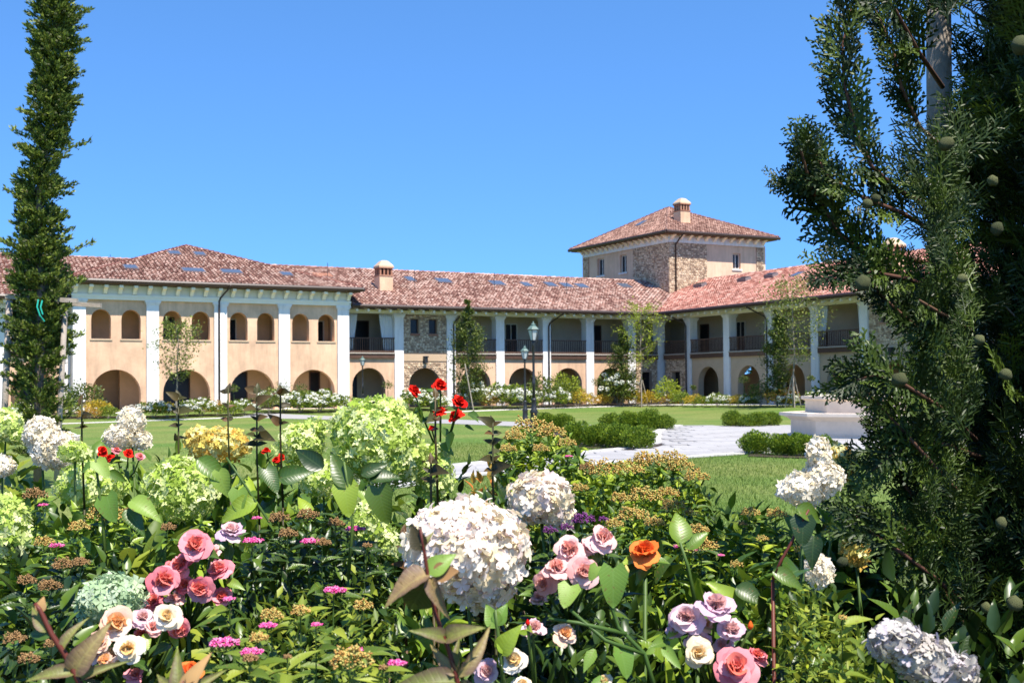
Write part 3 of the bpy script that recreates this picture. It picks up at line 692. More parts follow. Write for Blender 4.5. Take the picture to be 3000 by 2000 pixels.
# ------------------------------------------------------------------ pavilion
PW = -1.3
pav = empty('pavilion', FA(34.3, PW, 0), 'ochre two storey pavilion with paired arched windows and hipped tile roof', 'building')
pc = [26.05, 30.0, 34.05, 38.15, 42.35]
for i, t in enumerate(pc): column(pav, FA, t, PW, .7, 6.64, .78 if i in (0, 2) else .72)
downpipe(pav, FA, pc[2] + .12, 7.7, PW, PW - .9)
part(pav, 'capital_cap', M['cream'], lambda q: q.box(FA, pc[0] - .5, pc[-1] + .45, PW - .06, PW + .8, 6.645, 6.8))
for i in range(4):
    t0, t1 = pc[i] + .37, pc[i + 1] - .37; c = (t0 + t1) / 2
    h = [arch(c, 1.42, -.1, 2.52), arch(c - .86, .56, 4.34, 6.08, 10), arch(c + .86, .56, 4.34, 6.08, 10)]
    part(pav, 'bay_wall', M['ochre'], lambda q: q.panel(FA, rect(t0, t1, -.2, 6.64), h, PW + .16, PW + .62))
    part(pav, 'window_sill', M['ochre2'], lambda q: (q.box(FA, c - 1.5, c - .22, PW + .11, PW + .15, 4.24, 4.33), q.box(FA, c + .22, c + 1.5, PW + .11, PW + .15, 4.24, 4.33)))
    if i in (0, 1, 2):
        x = {0: c - 1.0, 1: c + .9, 2: c + .75}[i]; door(pav, FA, x - .5, x + .45, 1.36, 4.0, 5.75, glass=(i != 2))
    if i != 3:
        x = c + (-.9, .5, .2)[i]; ww = (.3, .8, .9)[i]; door(pav, FA, x - ww, x + ww, 1.36, 0, 2.35)
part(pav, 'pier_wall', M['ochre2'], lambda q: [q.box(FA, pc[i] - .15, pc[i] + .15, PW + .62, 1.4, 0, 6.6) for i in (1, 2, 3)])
part(pav, 'rear_wall', M['inner'], lambda q: q.panel(FA, rect(pc[0], pc[-1], -.2, 3.3), [rect(39.6, 41.0, .1, 2.6)], 1.4, 1.7))
part(pav, 'upper_rear_wall', M['inner'], lambda q: q.box(FA, pc[0], pc[-1], 1.4, 1.7, 3.45, 7.6))
part(pav, 'gallery_floor', M['inner'], lambda q: q.box(FA, pc[0], pc[-1], PW + .62, 1.4, 3.3, 3.9))
part(pav, 'portico_floor', M['travertine'], lambda q: q.box(FA, pc[0] - .3, pc[-1] + .3, PW - .3, 1.4, -.3, .025))
part(pav, 'side_wall', M['ochre'], lambda q: (q.box(FA, pc[0] - .3, pc[0] + .1, PW + .72, 14, -.2, 7.4), q.box(FA, pc[-1] - .1, pc[-1] + .3, PW + .72, 14, -.2, 7.4)))
part(pav, 'cornice', M['cream'], lambda q: (q.box(FA, pc[0] - .42, pc[-1] + .38, PW + .02, PW + .5, 6.8, 7.5), q.box(FA, pc[0] - .50, pc[-1] + .45, PW - .1, PW + .02, 6.8, 6.95)))
nb = 21; first = None
for i in range(nb):
    t = pc[0] - .3 + (pc[-1] - pc[0] + .55) * i / (nb - 1)
    if first is None:
        mb = MB(); G = lambda x, y, z: FA(x, y, z) - FA(0, 0, 0)
        pr = [(0, 0), (0, .5), (-.62, .5), (-.62, .36), (-.34, .26), (-.20, .10), (-.16, 0)]
        mb.add([G(x, y, z) for x in (-.11, .11) for y, z in pr], [tuple(range(7)), tuple(range(7, 14))[::-1]] + [(k, (k + 1) % 7, 7 + (k + 1) % 7, 7 + k) for k in range(7)])
        first = mb.build('corbel', M['cream'], pav); o = first
    else: o = first.copy(); COL.objects.link(o)
    o.location = FA(t, PW + .018, 6.98) - pav.location
PE = PW - .70; pz0 = 7.72; h0, h1 = pc[0] - 1.05, pc[-1] + 1.0; hw = (h1 - h0) / 2; ap = FA((h0 + h1) / 2, PE + hw, 11.0); bk = FA((h0 + h1) / 2, 16, 11.0)
part(pav, 'soffit', M['soffit'], lambda q: q.box(FA, h0 + .1, h1 - .1, PE + .1, 14, pz0 - .2, pz0 - .12))
rfP = roof_face(pav, [FA(h0, PE, pz0), FA(h1, PE, pz0), ap], M['tile'])
roof_face(pav, [FA(h0, 16, pz0), FA(h0, PE, pz0), ap, bk], M['tile'])
roof_face(pav, [FA(h1, PE, pz0), FA(h1, 16, pz0), bk, ap], M['tile'])
ridge_cap(pav, FA(h0, PE, pz0 + .05), ap + Vector((0, 0, .05)), M['tilebed']); ridge_cap(pav, FA(h1, PE, pz0 + .05), ap + Vector((0, 0, .05)), M['tilebed'])
ridge_cap(pav, ap + Vector((0, 0, .05)), bk + Vector((0, 0, .05)), M['tilebed'])
gutter(pav, FA(h0 - .05, PE - .07, pz0 - .03), FA(h1 + .05, PE - .07, pz0 - .03)); gutter(pav, FA(h0 - .07, PE, pz0 - .03), FA(h0 - .07, 4, pz0 - .03))
for sx, sy, w in ((510, 746, 36), (584, 749, 34), (382, 788, 40), (566, 797, 66), (677, 801, 62), (838, 808, 36)): skylight(pav, rfP, sx, sy, w, .9)

# ------------------------------------------------------------------ tower
TC = Vector((12.75, 96.0, 0)); LT, RT = 13.0, 9.6
def FL(x, w, z): return TC - nA * x + a * w + Vector((0, 0, z))          # left, shaded face
def FR(x, w, z): return TC + a * x - nA * w + Vector((0, 0, z))          # right, sunlit face
tow = empty('tower', TC + Vector((0, 0, 6)), 'square tower with stone corner, plastered walls and low hipped roof', 'building')
def twall(F, L, wins, stone_to, far_from):
    part(tow, 'wall', M['pink'], lambda q: q.panel(F, rect(0.02, L, 6.0, 13.0), [rect(x0, x1, z0, z1) for x0, x1, z0, z1 in wins], 0, .4))
    for x0, x1, z0, z1 in wins:
        wd = part(tow, 'window', M['frame'], lambda q: q.panel(F, rect(x0, x1, z0, z1), [rect(x0 + .09, (x0 + x1) / 2 - .04, z0 + .09, z1 - .09), rect((x0 + x1) / 2 + .04, x1 - .09, z0 + .09, z1 - .09)], .2, .28))
        part(tow, 'pane', M['glass'], lambda q: q.box(F, x0 + .05, x1 - .05, .23, .25, z0 + .05, z1 - .05), sub=wd)
        part(tow, 'window_sill', M['white'], lambda q: q.box(F, x0 - .12, x1 + .12, -.08, .19, z0 - .12, z0 - .003), sub=wd)
    part(tow, 'stone_backing', M['mortar'], lambda q: (q.box(F, -.06, stone_to, -.06, -.004, 6, 12.85), q.box(F, far_from, L + .04, -.06, -.004, 6, 12.85)))
    stones(tow, F, -.06, [(-.08, stone_to, 7.0, 12.85), (far_from, L + .04, 8.5, 12.85)], [], seed=int(L), size=(.19, .125))
    part(tow, 'cornice', M['white'], lambda q: (q.box(F, -.1, L + .1, -.14, -.065, 12.86, 13.5)))
    first = None; n = int(L / .8)
    for i in range(n + 1):
        x = .1 + (L - .2) * i / n
        if first is None:
            mb = MB(); G = lambda x_, y, z: F(x_, y, z) - F(0, 0, 0); pr = [(0, 0), (0, .42), (-.6, .42), (-.6, .3), (-.3, .2), (-.12, 0)]
            mb.add([G(x_, y, z) for x_ in (-.12, .12) for y, z in pr], [tuple(range(6)), tuple(range(6, 12))[::-1]] + [(k, (k + 1) % 6, 6 + (k + 1) % 6, 6 + k) for k in range(6)])
            first = mb.build('corbel', M['cream'], tow); o = first
        else: o = first.copy(); COL.objects.link(o)
        o.location = F(x, -.142, 13.1) - tow.location
def px_on(F, w, sx, sy):       # frame coordinates of a source pixel on a tower face
    O, N = F(0, w, 0), (F(0, 1, 0) - F(0, 0, 0)); p = plane_hit(sx, sy, O, N); return (p - O).dot(F(1, 0, 0) - F(0, 0, 0)), p.z
def win(F, x0, x1, y0, y1):
    a_, z1 = px_on(F, 0, x0, y0); b_, z0 = px_on(F, 0, x1, y1); return (min(a_, b_), max(a_, b_), z0, z1)
twall(FL, LT, [win(FL, 1750, 1770, 759, 806), win(FL, 1816, 1836, 748, 797)], 5.1, 12.2)
twall(FR, RT, [win(FR, 2147, 2170, 742, 789)], 3.7, 8.9)
part(tow, 'rear_wall', M['pink'], lambda q: (q.box(FL, LT, LT + .3, 0, RT, 6, 13), q.box(FR, RT, RT + .3, 0, LT, 6, 13)))
OV = .95; tz = 13.62
q_ = [FR(-OV, -OV, tz), FR(RT + OV, -OV, tz), FR(RT + OV, LT + OV, tz), FR(-OV, LT + OV, tz)]; apx = FR(RT / 2 - .2, LT / 2, 16.75)
part(tow, 'soffit', M['soffit'], lambda q: q.box(FR, -OV + .1, RT + OV - .1, -OV + .1, LT + OV - .1, tz - .2, tz - .13))
rfR = roof_face(tow, [q_[0], q_[1], apx], M['tile_t']); rfL = roof_face(tow, [q_[3], q_[0], apx], M['tile_t'])
roof_face(tow, [q_[1], q_[2], apx], M['tile_t']); roof_face(tow, [q_[2], q_[3], apx], M['tile_t'])
for i in range(4): ridge_cap(tow, q_[i] + Vector((0, 0, .06)), apx + Vector((0, 0, .06)), M['tilebed'] if i != 0 else M['tile_t'])
for i, j in ((0, 1), (3, 0)):
    d = (q_[j] - q_[i]).normalized(); n_ = Vector((d.y, -d.x, 0)); n_ = n_ if n_.dot(q_[i] - apx) > 0 else -n_
    gutter(tow, q_[i] + n_ * .06 - d * .06 - Vector((0, 0, .04)), q_[j] + n_ * .06 + d * .06 - Vector((0, 0, .04)))
skylight(tow, rfL, 1880, 658, 30, 1.0)
chimney(tow, plane_hit(1998, 652, rfR[0], rfR[3]), .98, 1.95, FR)
part(tow, 'downpipe', M['gutter'], lambda q: q.tube([FR(.75, -OV, tz - .1), FR(.55, -.5, 13.0), FR(.5, -.17, 12.7), FR(.5, -.17, 8.3)], .06, 8), smooth=True)

# ------------------------------------------------------------------ street lamps
def street_lamp(base, h, label):
    """h overall; tapered fluted post, flared base, glazed lantern with cap"""
    r = empty('street_lamp', base, label, 'street lamp', 'lantern lamps on the lawn'); k = h / 3.9; Z = Vector
    B = Vector(base)
    part(r, 'base', M['iron'], lambda q: q.lathe(B, [(.20 * k, 0), (.20 * k, .06 * k), (.15 * k, .12 * k), (.13 * k, .55 * k), (.16 * k, .60 * k), (.10 * k, .70 * k), (.085 * k, 1.0 * k), (.11 * k, 1.04 * k), (.065 * k, 1.10 * k)], 12), smooth=True)
    part(r, 'post', M['iron'], lambda q: q.lathe(B, [(.062 * k, 1.08 * k), (.055 * k, 1.6 * k), (.075 * k, 1.64 * k), (.05 * k, 1.7 * k), (.042 * k, 3.0 * k), (.07 * k, 3.04 * k), (.04 * k, 3.1 * k), (.09 * k, 3.2 * k)], 12), smooth=True)
    ln = part(r, 'lantern', M['iron'], lambda q: [q.tube([B + Vector((.11 * k * c, .11 * k * s_, 3.2 * k)), B + Vector((.21 * k * c, .21 * k * s_, 3.58 * k))], .012 * k, 5) for c, s_ in [(math.cos(i * math.pi / 3 + .3), math.sin(i * math.pi / 3 + .3)) for i in range(6)]]
          + [q.lathe(B, [(.12 * k, 3.18 * k), (.12 * k, 3.21 * k)], 6, rot=.3), q.lathe(B, [(.235 * k, 3.57 * k), (.235 * k, 3.60 * k)], 6, rot=.3)])
    part(r, 'glass', M['lampglass'], lambda q: q.lathe(B, [(.105 * k, 3.212 * k), (.20 * k, 3.568 * k)], 6, rot=.3), sub=ln)
    part(r, 'cap', M['verdigris'], lambda q: q.lathe(B, [(.23 * k, 3.602 * k), (.17 * k, 3.68 * k), (.09 * k, 3.74 * k), (.10 * k, 3.78 * k), (.04 * k, 3.82 * k), (.02 * k, 3.9 * k)], 6, rot=.3), sub=ln)
    return r
def lamp_at(sx, sy_top, Y, label):
    p = at(sx, sy_top, Y); b = gnd(p.x, p.y); street_lamp(b, p.z - b.z, label)
lamp_at(1562, 941, 50, 'tall black lantern lamp post, the nearest and largest on the lawn')
lamp_at(1537, 1011, 59, 'smaller black lantern lamp post just left of the tall one')
lamp_at(1062, 1042, 76, 'distant black lantern lamp post in front of the first portico arch beside the pavilion')

# ------------------------------------------------------------------ fountain
FB_ = Vector((FC.x, FC.y, LAWN + .03))
fo = empty('fountain', FB_, 'large pale stone fountain with two stacked polygonal basins', 'fountain')
rot8 = math.pi / 8 + .12
part(fo, 'lower_basin', M['travertine'], lambda q: q.lathe(FB_, [(3.12, 0), (3.12, .06), (3.0, .10), (3.0, .52), (3.08, .58), (3.26, .66), (3.38, .68), (3.38, .78), (2.80, .78), (2.80, .66)], 8, rot=rot8))
part(fo, 'upper_basin', M['travertine'], lambda q: q.lathe(FB_, [(2.52, .60), (2.52, 1.16), (2.60, 1.20), (2.66, 1.22), (2.66, 1.32), (2.25, 1.32), (2.25, 1.2)], 8, rot=rot8))
part(fo, 'water', mat('fountain_water', (.05, .08, .08), rough=.05, spec=.8), lambda q: q.lathe(FB_, [(2.26, 1.21), (2.24, 1.23)], 8, rot=rot8))

# ------------------------------------------------------------------ generic shrubs
def shell_pts(n, k=.35, low=-.6):
    d = RN.normal(size=(n * 2, 3)); d = nrm(d); d = d[d[:, 2] > low][:n]; r = RN.random(len(d)) ** k; return d, r
def leaf_cloud(n, rad, tpl, size, up=.5, k=.35, low=-.6, lump=.18, seed=0, cen=(0, 0, 0)):
    d, r = shell_pts(n, k, low); rad = np.array(rad)
    lm = 1 + lump * (np.sin(d[:, 0] * 5 + seed) * np.cos(d[:, 1] * 6 + seed * 2) + np.sin(d[:, 2] * 7 + d[:, 0] * 4 + seed * 3) * .6)
    pos = d * rad * (r * lm)[:, None] + np.array(cen); dr = d + np.array([0, 0, up]) + RN.normal(0, .45, d.shape)
    return inst(tpl, pos, rot_dir(dr, d + np.array([0, 0, .6])), RN.uniform(size * .6, size * 1.15, len(d)))
def stems_mesh(r, base_r, top_pts, rad=.012, n=5, m='bark'):
    mb = MB(r.location)
    for p in top_pts:
        b = Vector(r.location) + Vector((random.uniform(-base_r, base_r), random.uniform(-base_r, base_r), -.05)); p = Vector(p)
        mid = b.lerp(p, .5) + Vector((random.uniform(-.05, .05),) * 2 + (0,)); mb.tube([b, mid, p], [rad, rad * .8, rad * .5], n)
    return mb.build('stems', M[m], r)

# boxwood balls
boxp = []
for v in range(3):
    r = empty('boxwood_shrub', (0, 0, 0), 'x', 'shrub', 'clipped boxwood shrubs round the plaza')
    V, F, T = cat3([leaf_cloud(3600, (.56, .56, .46), T_DIA, .085, 1.5, .18, -.8, .16, v + 1, (0, 0, .42)), leaf_cloud(900, (.42, .42, .38), T_DIA, .12, 1.2, .3, -.9, .1, v, (0, 0, .38))])
    link('foliage', np_mesh('foliage', V, F, T), M['box'], r)['kind'] = 'stuff'
    mb = MB(); [mb.tube([(0, 0, -.05), (.18 * math.cos(i), .18 * math.sin(i), .45)], [.02, .008], 5) for i in range(7)]; mb.build('stems', M['bark'], r)
    boxp.append(r)
boxes = []
def boxrow(items, desc):
    for i, (sx, sy, wpx) in enumerate(items):
        p = gpt(sx, sy); sc = wpx * p.y / FPX / 1.06
        boxes.append((p, sc, desc[i]))
boxrow([(1600, 1262, 70), (1650, 1262, 66), (1790, 1256, 62), (1842, 1259, 66), (1900, 1259, 72), (1945, 1259, 60)],
       ['dark green boxwood ball in the far row, right of the tall lamp', 'boxwood ball in the far row, second to the right of the tall lamp', 'boxwood ball in the middle of the far left row', 'bushy boxwood in the far row, third from its right end', 'boxwood ball in the far row, next to its right end', 'boxwood ball at the right end of the far left row'])
boxrow([(1690, 1303, 88), (1752, 1308, 92), (1812, 1312, 88), (1872, 1316, 92)],
       ['leafy boxwood at the left end of the front row', 'boxwood second from the left in the front row', 'boxwood second from the right in the front row', 'rounded boxwood at the right end of the front row beside the plaza'])
boxrow([(2146, 1250, 58), (2186, 1251, 50), (2222, 1250, 56), (2262, 1248, 52)],
       ['round boxwood at the left end of the row behind the fountain steps', 'small boxwood second in the row left of the fountain', 'boxwood third in the row left of the fountain', 'boxwood half hidden against the lower fountain basin'])
boxrow([(2215, 1330, 86), (2290, 1334, 78), (2345, 1336, 84), (2410, 1338, 80)],
       ['round boxwood at the left end of the row in front of the fountain', 'boxwood second from the left in front of the fountain', 'boxwood third from the left in front of the fountain', 'boxwood in front of the fountain partly behind white hydrangeas'])
for i, (p, sc, lb) in enumerate(boxes):
    r = boxp[i] if i < 3 else copy_tree(boxp[i % 3]); r.location = p; r.rotation_euler.z = i * 1.7; r.scale = (sc, sc, sc * random.uniform(.84, .96)); r['label'] = lb
sb = strip('planting_soil', g_([(1560, 1258), (1700, 1312), (1880, 1322)]), g_([(1640, 1252), (1800, 1290), (1960, 1300)]), M['soil'], .016)
strip('planting_soil', g_([(2110, 1256), (2200, 1257), (2280, 1255)]), g_([(2110, 1248), (2200, 1248), (2280, 1247)]), M['soil'], .02)
strip('planting_soil', g_([(2190, 1338), (2300, 1342), (2460, 1346)]), g_([(2200, 1331), (2300, 1332), (2460, 1333)]), M['soil'], .02)

GP = FB(sum(HB[:2]) / 2 - 6, 13, -.1)
r_ = empty('garden_shrub', GP, 'sunlit yellow green shrubbery seen through the opening behind the shaded arch', 'shrub')
V, F, T = leaf_cloud(2600, (4.0, 4.0, 2.6), T_DIA, .34, .6, .2, -.3, .2, 3, (0, 0, 1.8)); link('foliage', np_mesh('foliage', V, F, T), M['ginkgo'], r_)['kind'] = 'stuff'
# flower border along the facade: prototypes, then copies
def border_proto(name, leafm_, size, nl, heads, headm, tall=1.0, cat='shrub'):
    r = empty(name, (0, 0, 0), 'x', cat, 'shrubs in the border along the building')
    V, F, T = leaf_cloud(int(nl * 1.6), (.66, .58, .52 * tall), T_DIA, size, .7, .3, -.5, .22, nl % 7, (0, 0, .48 * tall))
    link('foliage', np_mesh('foliage', V, F, T), M[leafm_], r)['kind'] = 'stuff'
    if heads:
        d, _ = shell_pts(heads, .3, -.15); parts = []
        for q in d:
            c = q * np.array([.64, .58, .54 * tall]) * RN.uniform(.8, 1.12) + np.array([0, 0, .5 * tall]); f = fib(26); s_ = RN.uniform(.075, .12)
            parts.append(inst(T_DIA, c + f * s_ * .7, rot_nrm(f), np.full(26, s_ * .8), RN.uniform(0, 1, 26)))
        V, F, T = cat3(parts); link('flower_heads', np_mesh('flower_heads', V, F, T), M[headm], r)['kind'] = 'stuff'
    mb = MB(); [mb.tube([(0, 0, -.1), (.25 * math.cos(i * 1.3), .25 * math.sin(i * 1.3), .6 * tall)], [.012, .006], 4) for i in range(6)]; mb.build('stems', M['bark'], r)
    return r
bp = {'w': border_proto('hydrangea_shrub', 'bedgreen', .13, 620, 34, 'wfl'), 'W': border_proto('tall_hydrangea_shrub', 'tree', .12, 700, 26, 'wfl', 1.6),
      'g': border_proto('green_shrub', 'bedgreen', .12, 700, 0, None), 'y': border_proto('yellow_shrub', 'bedyel', .11, 600, 0, None),
      'o': border_proto('orange_shrub', 'bedora', .10, 600, 8, 'wfl'), 'd': border_proto('dark_shrub', 'treedk', .11, 700, 0, None, 1.5),
      'p': border_proto('pale_shrub', 'ginkgo', .12, 620, 0, None, 1.7)}
used = set()
desc = {'w': 'white flowered hydrangea shrub', 'W': 'tall leafy white hydrangea shrub', 'g': 'low green shrub', 'y': 'yellow green shrub', 'o': 'orange tinted low shrub', 'd': 'dark upright leafy shrub', 'p': 'tall pale green shrub'}
B_ = [(60, 1238, 80, 'w', 'at the foot of the left cypress'), (200, 1222, 70, 'g', 'just right of the left cypress'), (245, 1215, 90, 'd', 'in front of the first white pavilion column'), (285, 1222, 70, 'y', 'beside the first pavilion arch'), (262, 1228, 50, 'o', 'under the dark shrub by the first pavilion column'),
      (318, 1226, 52, 'g', 'before the first pavilion arch, small and bright'), (335, 1200, 60, 'd', 'inside the light of the first pavilion arch'), (450, 1224, 70, 'w', 'below the second pavilion column'), (490, 1222, 60, 'y', 'left of the slim young tree trunk'), (545, 1220, 64, 'w', 'right of the slim young tree trunk'),
      (590, 1218, 74, 'w', 'in front of the second pavilion arch'), (635, 1216, 60, 'o', 'below the third pavilion column'), (675, 1220, 60, 'g', 'left part of the third pavilion arch'), (715, 1216, 66, 'w', 'in the middle of the third pavilion arch'), (790, 1210, 64, 'W', 'left of the fourth pavilion column'),
      (835, 1206, 90, 'w', 'below the fourth pavilion column'), (880, 1208, 86, 'w', 'left half of the fourth pavilion arch'), (935, 1206, 90, 'w', 'right half of the fourth pavilion arch'), (985, 1204, 70, 'g', 'below the last pavilion column'), (1225, 1200, 84, 'w', 'in front of the stone bay arch'),
      (1270, 1202, 70, 'w', 'right below the red roses'), (1380, 1198, 70, 'W', 'right of the columnar hornbeam'), (1440, 1196, 56, 'o', 'left of the white column behind the small lamp'), (1478, 1196, 90, 'w', 'in front of the white column left of the lamps'), (1520, 1196, 84, 'w', 'behind the smaller lamp post'),
      (1592, 1194, 80, 'd', 'just right of the tall lamp post'), (1620, 1194, 72, 'w', 'at the column right of the tall lamp'), (1655, 1190, 72, 'p', 'standing like a pale cone before an arch'), (1652, 1192, 60, 'd', 'dark at the foot of the pale cone shrub'), (1690, 1192, 64, 'y', 'low between the pale cone and the next column'),
      (1730, 1190, 46, 'o', 'under the column left of the dark columnar tree'), (1765, 1188, 44, 'y', 'left of the dark columnar tree'), (1812, 1188, 86, 'W', 'under the dark columnar tree'), (1850, 1188, 60, 'y', 'left of the ginkgo trunk'), (1900, 1186, 56, 'y', 'right of the ginkgo trunk'),
      (1955, 1183, 62, 'p', 'at the corner column'), (1960, 1187, 44, 'o', 'low at the inner corner of the courtyard'), (1998, 1186, 52, 'g', 'second from the corner column'), (2036, 1186, 46, 'y', 'third from the corner column'), (2060, 1184, 40, 'g', 'before the first shaded arch'), (2103, 1185, 50, 'w', 'left of the third shaded column'), (2135, 1184, 40, 'w', 'at the foot of the third shaded column'),
      (2162, 1185, 44, 'y', 'right of the third shaded column'), (2195, 1185, 46, 'w', 'under the daylight opening of the second shaded arch'), (2228, 1184, 60, 'd', 'left of the dark hornbeam by the shaded wing'), (2290, 1183, 70, 'o', 'left of the young tree trunk by the fountain'), (2310, 1180, 50, 'w', 'behind the left end of the fountain'), (2395, 1180, 60, 'w', 'behind the fountain under a shaded column'), (2470, 1178, 60, 'g', 'behind the middle of the fountain'), (2540, 1176, 60, 'w', 'behind the fountain near the stone bay')]
for sx, sy, wpx, k, where in B_:
    sy = max(sy, 1191) if sx > 2000 else (max(sy, 1189) if sx > 1780 else sy)
    p = gpt(sx, sy); sc = wpx * p.y / FPX / 1.25 * 1.28
    if k in used: r = copy_tree(bp[k])
    else: r = bp[k]; used.add(k)
    r.location = p; r.rotation_euler.z = random.uniform(0, 6); r.scale = (sc, sc, sc * (.66 if sx < 1300 else .74)); r['label'] = desc[k] + ' ' + where
mulch = strip('border_soil', g_([(150, 1228), (600, 1218), (1000, 1206), (1410, 1197), (1900, 1184), (2300, 1183)]), g_([(150, 1205), (600, 1196), (1000, 1190), (1410, 1186), (1900, 1179), (2300, 1178)]), M['soil'], .02)

# ------------------------------------------------------------------ trees near the building
def tree(name, base, h, crown, leaf, m, label, cat='tree', n=2600, trunk_r=.06, clear=.35, profile=None, bark='bark', stake=False, gap=.5):
    """crown: (half width); profile(f)->relative half width at crown height f"""
    r = empty(name, base, label, cat); mb = MB(base); B = Vector(base)
    wob = [Vector((random.uniform(-.04, .04) * h * .3, random.uniform(-.04, .04) * h * .3, 0)) for _ in range(6)]
    tp = [B + Vector((0, 0, h * f)) + wob[i] * (f > 0) for i, f in enumerate((0, .2, .4, .6, .8, .97))]
    mb.tube(tp, [trunk_r * (1 - .82 * f) for f in (0, .2, .4, .6, .8, 1)], 8)
    mb.build('trunk', M[bark], r, True)
    parts = []; bb = MB(base)
    nb_ = 26
    for i in range(nb_):
        f = clear + (1 - clear) * (i + random.random()) / nb_; cf = (f - clear) / (1 - clear); rr = crown * profile(cf)
        k = min(int(f * 5), 4); c = tp[k].lerp(tp[k + 1], f * 5 - k) if k < 5 else tp[5]
        an = i * 2.4 + random.uniform(-.4, .4); e = c + Vector((math.cos(an) * rr, math.sin(an) * rr, rr * random.uniform(.35, .9)))
        bb.tube([c, c.lerp(e, .5) - Vector((0, 0, .04 * rr)), e], [trunk_r * .28 * (1 - cf * .5), trunk_r * .18, .006], 5)
        m_ = int(n / nb_); t_ = RN.uniform(.25, 1.08, m_)[:, None]; cc = np.array(c)[None] + (np.array(e) - np.array(c))[None] * t_
        sp = gap * rr * (.25 + .5 * np.abs(RN.normal(size=(m_, 1)))); pos = cc + nrm(RN.normal(size=(m_, 3))) * sp * .8
        dr = RN.normal(size=(m_, 3)) + np.array([math.cos(an), math.sin(an), .2]) * .6
        parts.append(inst(T_DIA, pos - np.array(B), rot_dir(dr), RN.uniform(leaf * .6, leaf * 1.2, m_)))
    bb.build('branches', M[bark], r)
    V, F, T = cat3(parts); link('crown', np_mesh('crown', V, F, T), M[m], r)['kind'] = 'stuff'
    if stake:
        for an in (0.4, 2.5, 4.6):
            part(r, 'support_stake', M['post'], lambda q: q.tube([B + Vector((math.cos(an) * .55, math.sin(an) * .55, 0)), B + Vector((math.cos(an) * .06, math.sin(an) * .06, 1.9))], .03, 6))
    return r
def tree_at(name, sx, sb_, sytop, crown_px, leaf, m, label, **k):
    b = gpt(sx, sb_); h = (at(sx, sytop, b.y).z - b.z); return tree(name, b, h, crown_px * b.y / FPX, leaf, m, label, **k)
colp = lambda f: (.45 + .55 * math.sin(math.pi * min(1, f * 1.15 + .12))) * (1.0 if f < .65 else max(.12, 1 - (f - .65) * 2.3))
rnd_ = lambda f: .35 + .75 * math.sin(math.pi * (f * .85 + .08))
tree_at('young_tree', 519, 1234, 950, 62, .17, 'tree', 'slim young tree with sparse crown before the second pavilion arch', n=2000, clear=.40, profile=rnd_, gap=.55, trunk_r=.06)
tree_at('hornbeam_tree', 1372, 1200, 868, 46, .15, 'treedk', 'columnar hornbeam with grey green crown right of the stone bay', n=11000, clear=.08, profile=colp, gap=.75)
tree_at('hornbeam_tree', 1826, 1190, 955, 40, .15, 'treedk', 'dark columnar hornbeam behind the bright ginkgo', n=9000, clear=.06, profile=colp, gap=.75)
tree_at('ginkgo_tree', 1880, 1192, 902, 62, .16, 'ginkgo', 'bright yellow green ginkgo with loose crown and tripod stakes', n=2300, clear=.38, profile=rnd_, stake=True, gap=.42)
tree_at('hornbeam_tree', 2277, 1191, 905, 38, .15, 'treedk', 'dark columnar hornbeam hugging the shaded wing', n=10000, clear=.04, profile=colp, gap=.75)
tree_at('young_tree', 2325, 1193, 832, 84, .16, 'tree', 'taller young tree with rounded crown left of the fountain', n=3400, clear=.34, profile=rnd_, stake=True, gap=.6)
def std_rose(sx, sb_, sytop, wpx, label):
    sb_ = max(sb_, 1191) if sx > 2000 else sb_
    b = gpt(sx, sb_); h = at(sx, sytop, b.y).z - b.z; r = empty('standard_rose', b, label, 'rose tree', 'small standard roses in the border')
    part(r, 'stem', M['gstem'], lambda q: q.tube([b, b + Vector((.02, 0, h * .7))], .02, 5)); w = wpx * b.y / FPX
    V, F, T = leaf_cloud(220, (w, w, w * .7), T_DIA, .11, .3, .5, -1, .2, sx % 7, (0, 0, h - w * .6)); link('crown', np_mesh('crown', V, F, T), M['treedk'], r)['kind'] = 'stuff'
std_rose(685, 1216, 1128, 16, 'small standard rose left of the third pavilion arch'); std_rose(828, 1208, 1118, 30, 'small standard rose at the fourth pavilion column'); std_rose(880, 1206, 1126, 18, 'small standard rose inside the fourth pavilion arch')
std_rose(1136, 1200, 1118, 16, 'small standard rose inside the first arch right of the pavilion'); std_rose(1750, 1188, 1110, 16, 'small standard rose before the column left of the dark hornbeam'); std_rose(2180, 1184, 1102, 16, 'small standard rose under the daylight opening')
std_rose(2378, 1180, 1102, 10, 'small standard rose beside the white column behind the fountain'); std_rose(2032, 1184, 1130, 8, 'tiny standard rose between the first two shaded arches')
# stakes of the hornbeam by the stone bay
for x0, y0, x1, y1, lb in ((1362, 1065, 1389, 1210, 'pale slanting stake right of the grey green hornbeam'), (1364, 1070, 1366, 1200, 'upright pale stake before the grey green hornbeam')):
    b = gpt(x1, y1); t = at(x0, y0, b.y + .2); mb = MB(b); mb.tube([b, t], .035, 6); tag(mb.build('stake', M['post']), lb, 'stake')

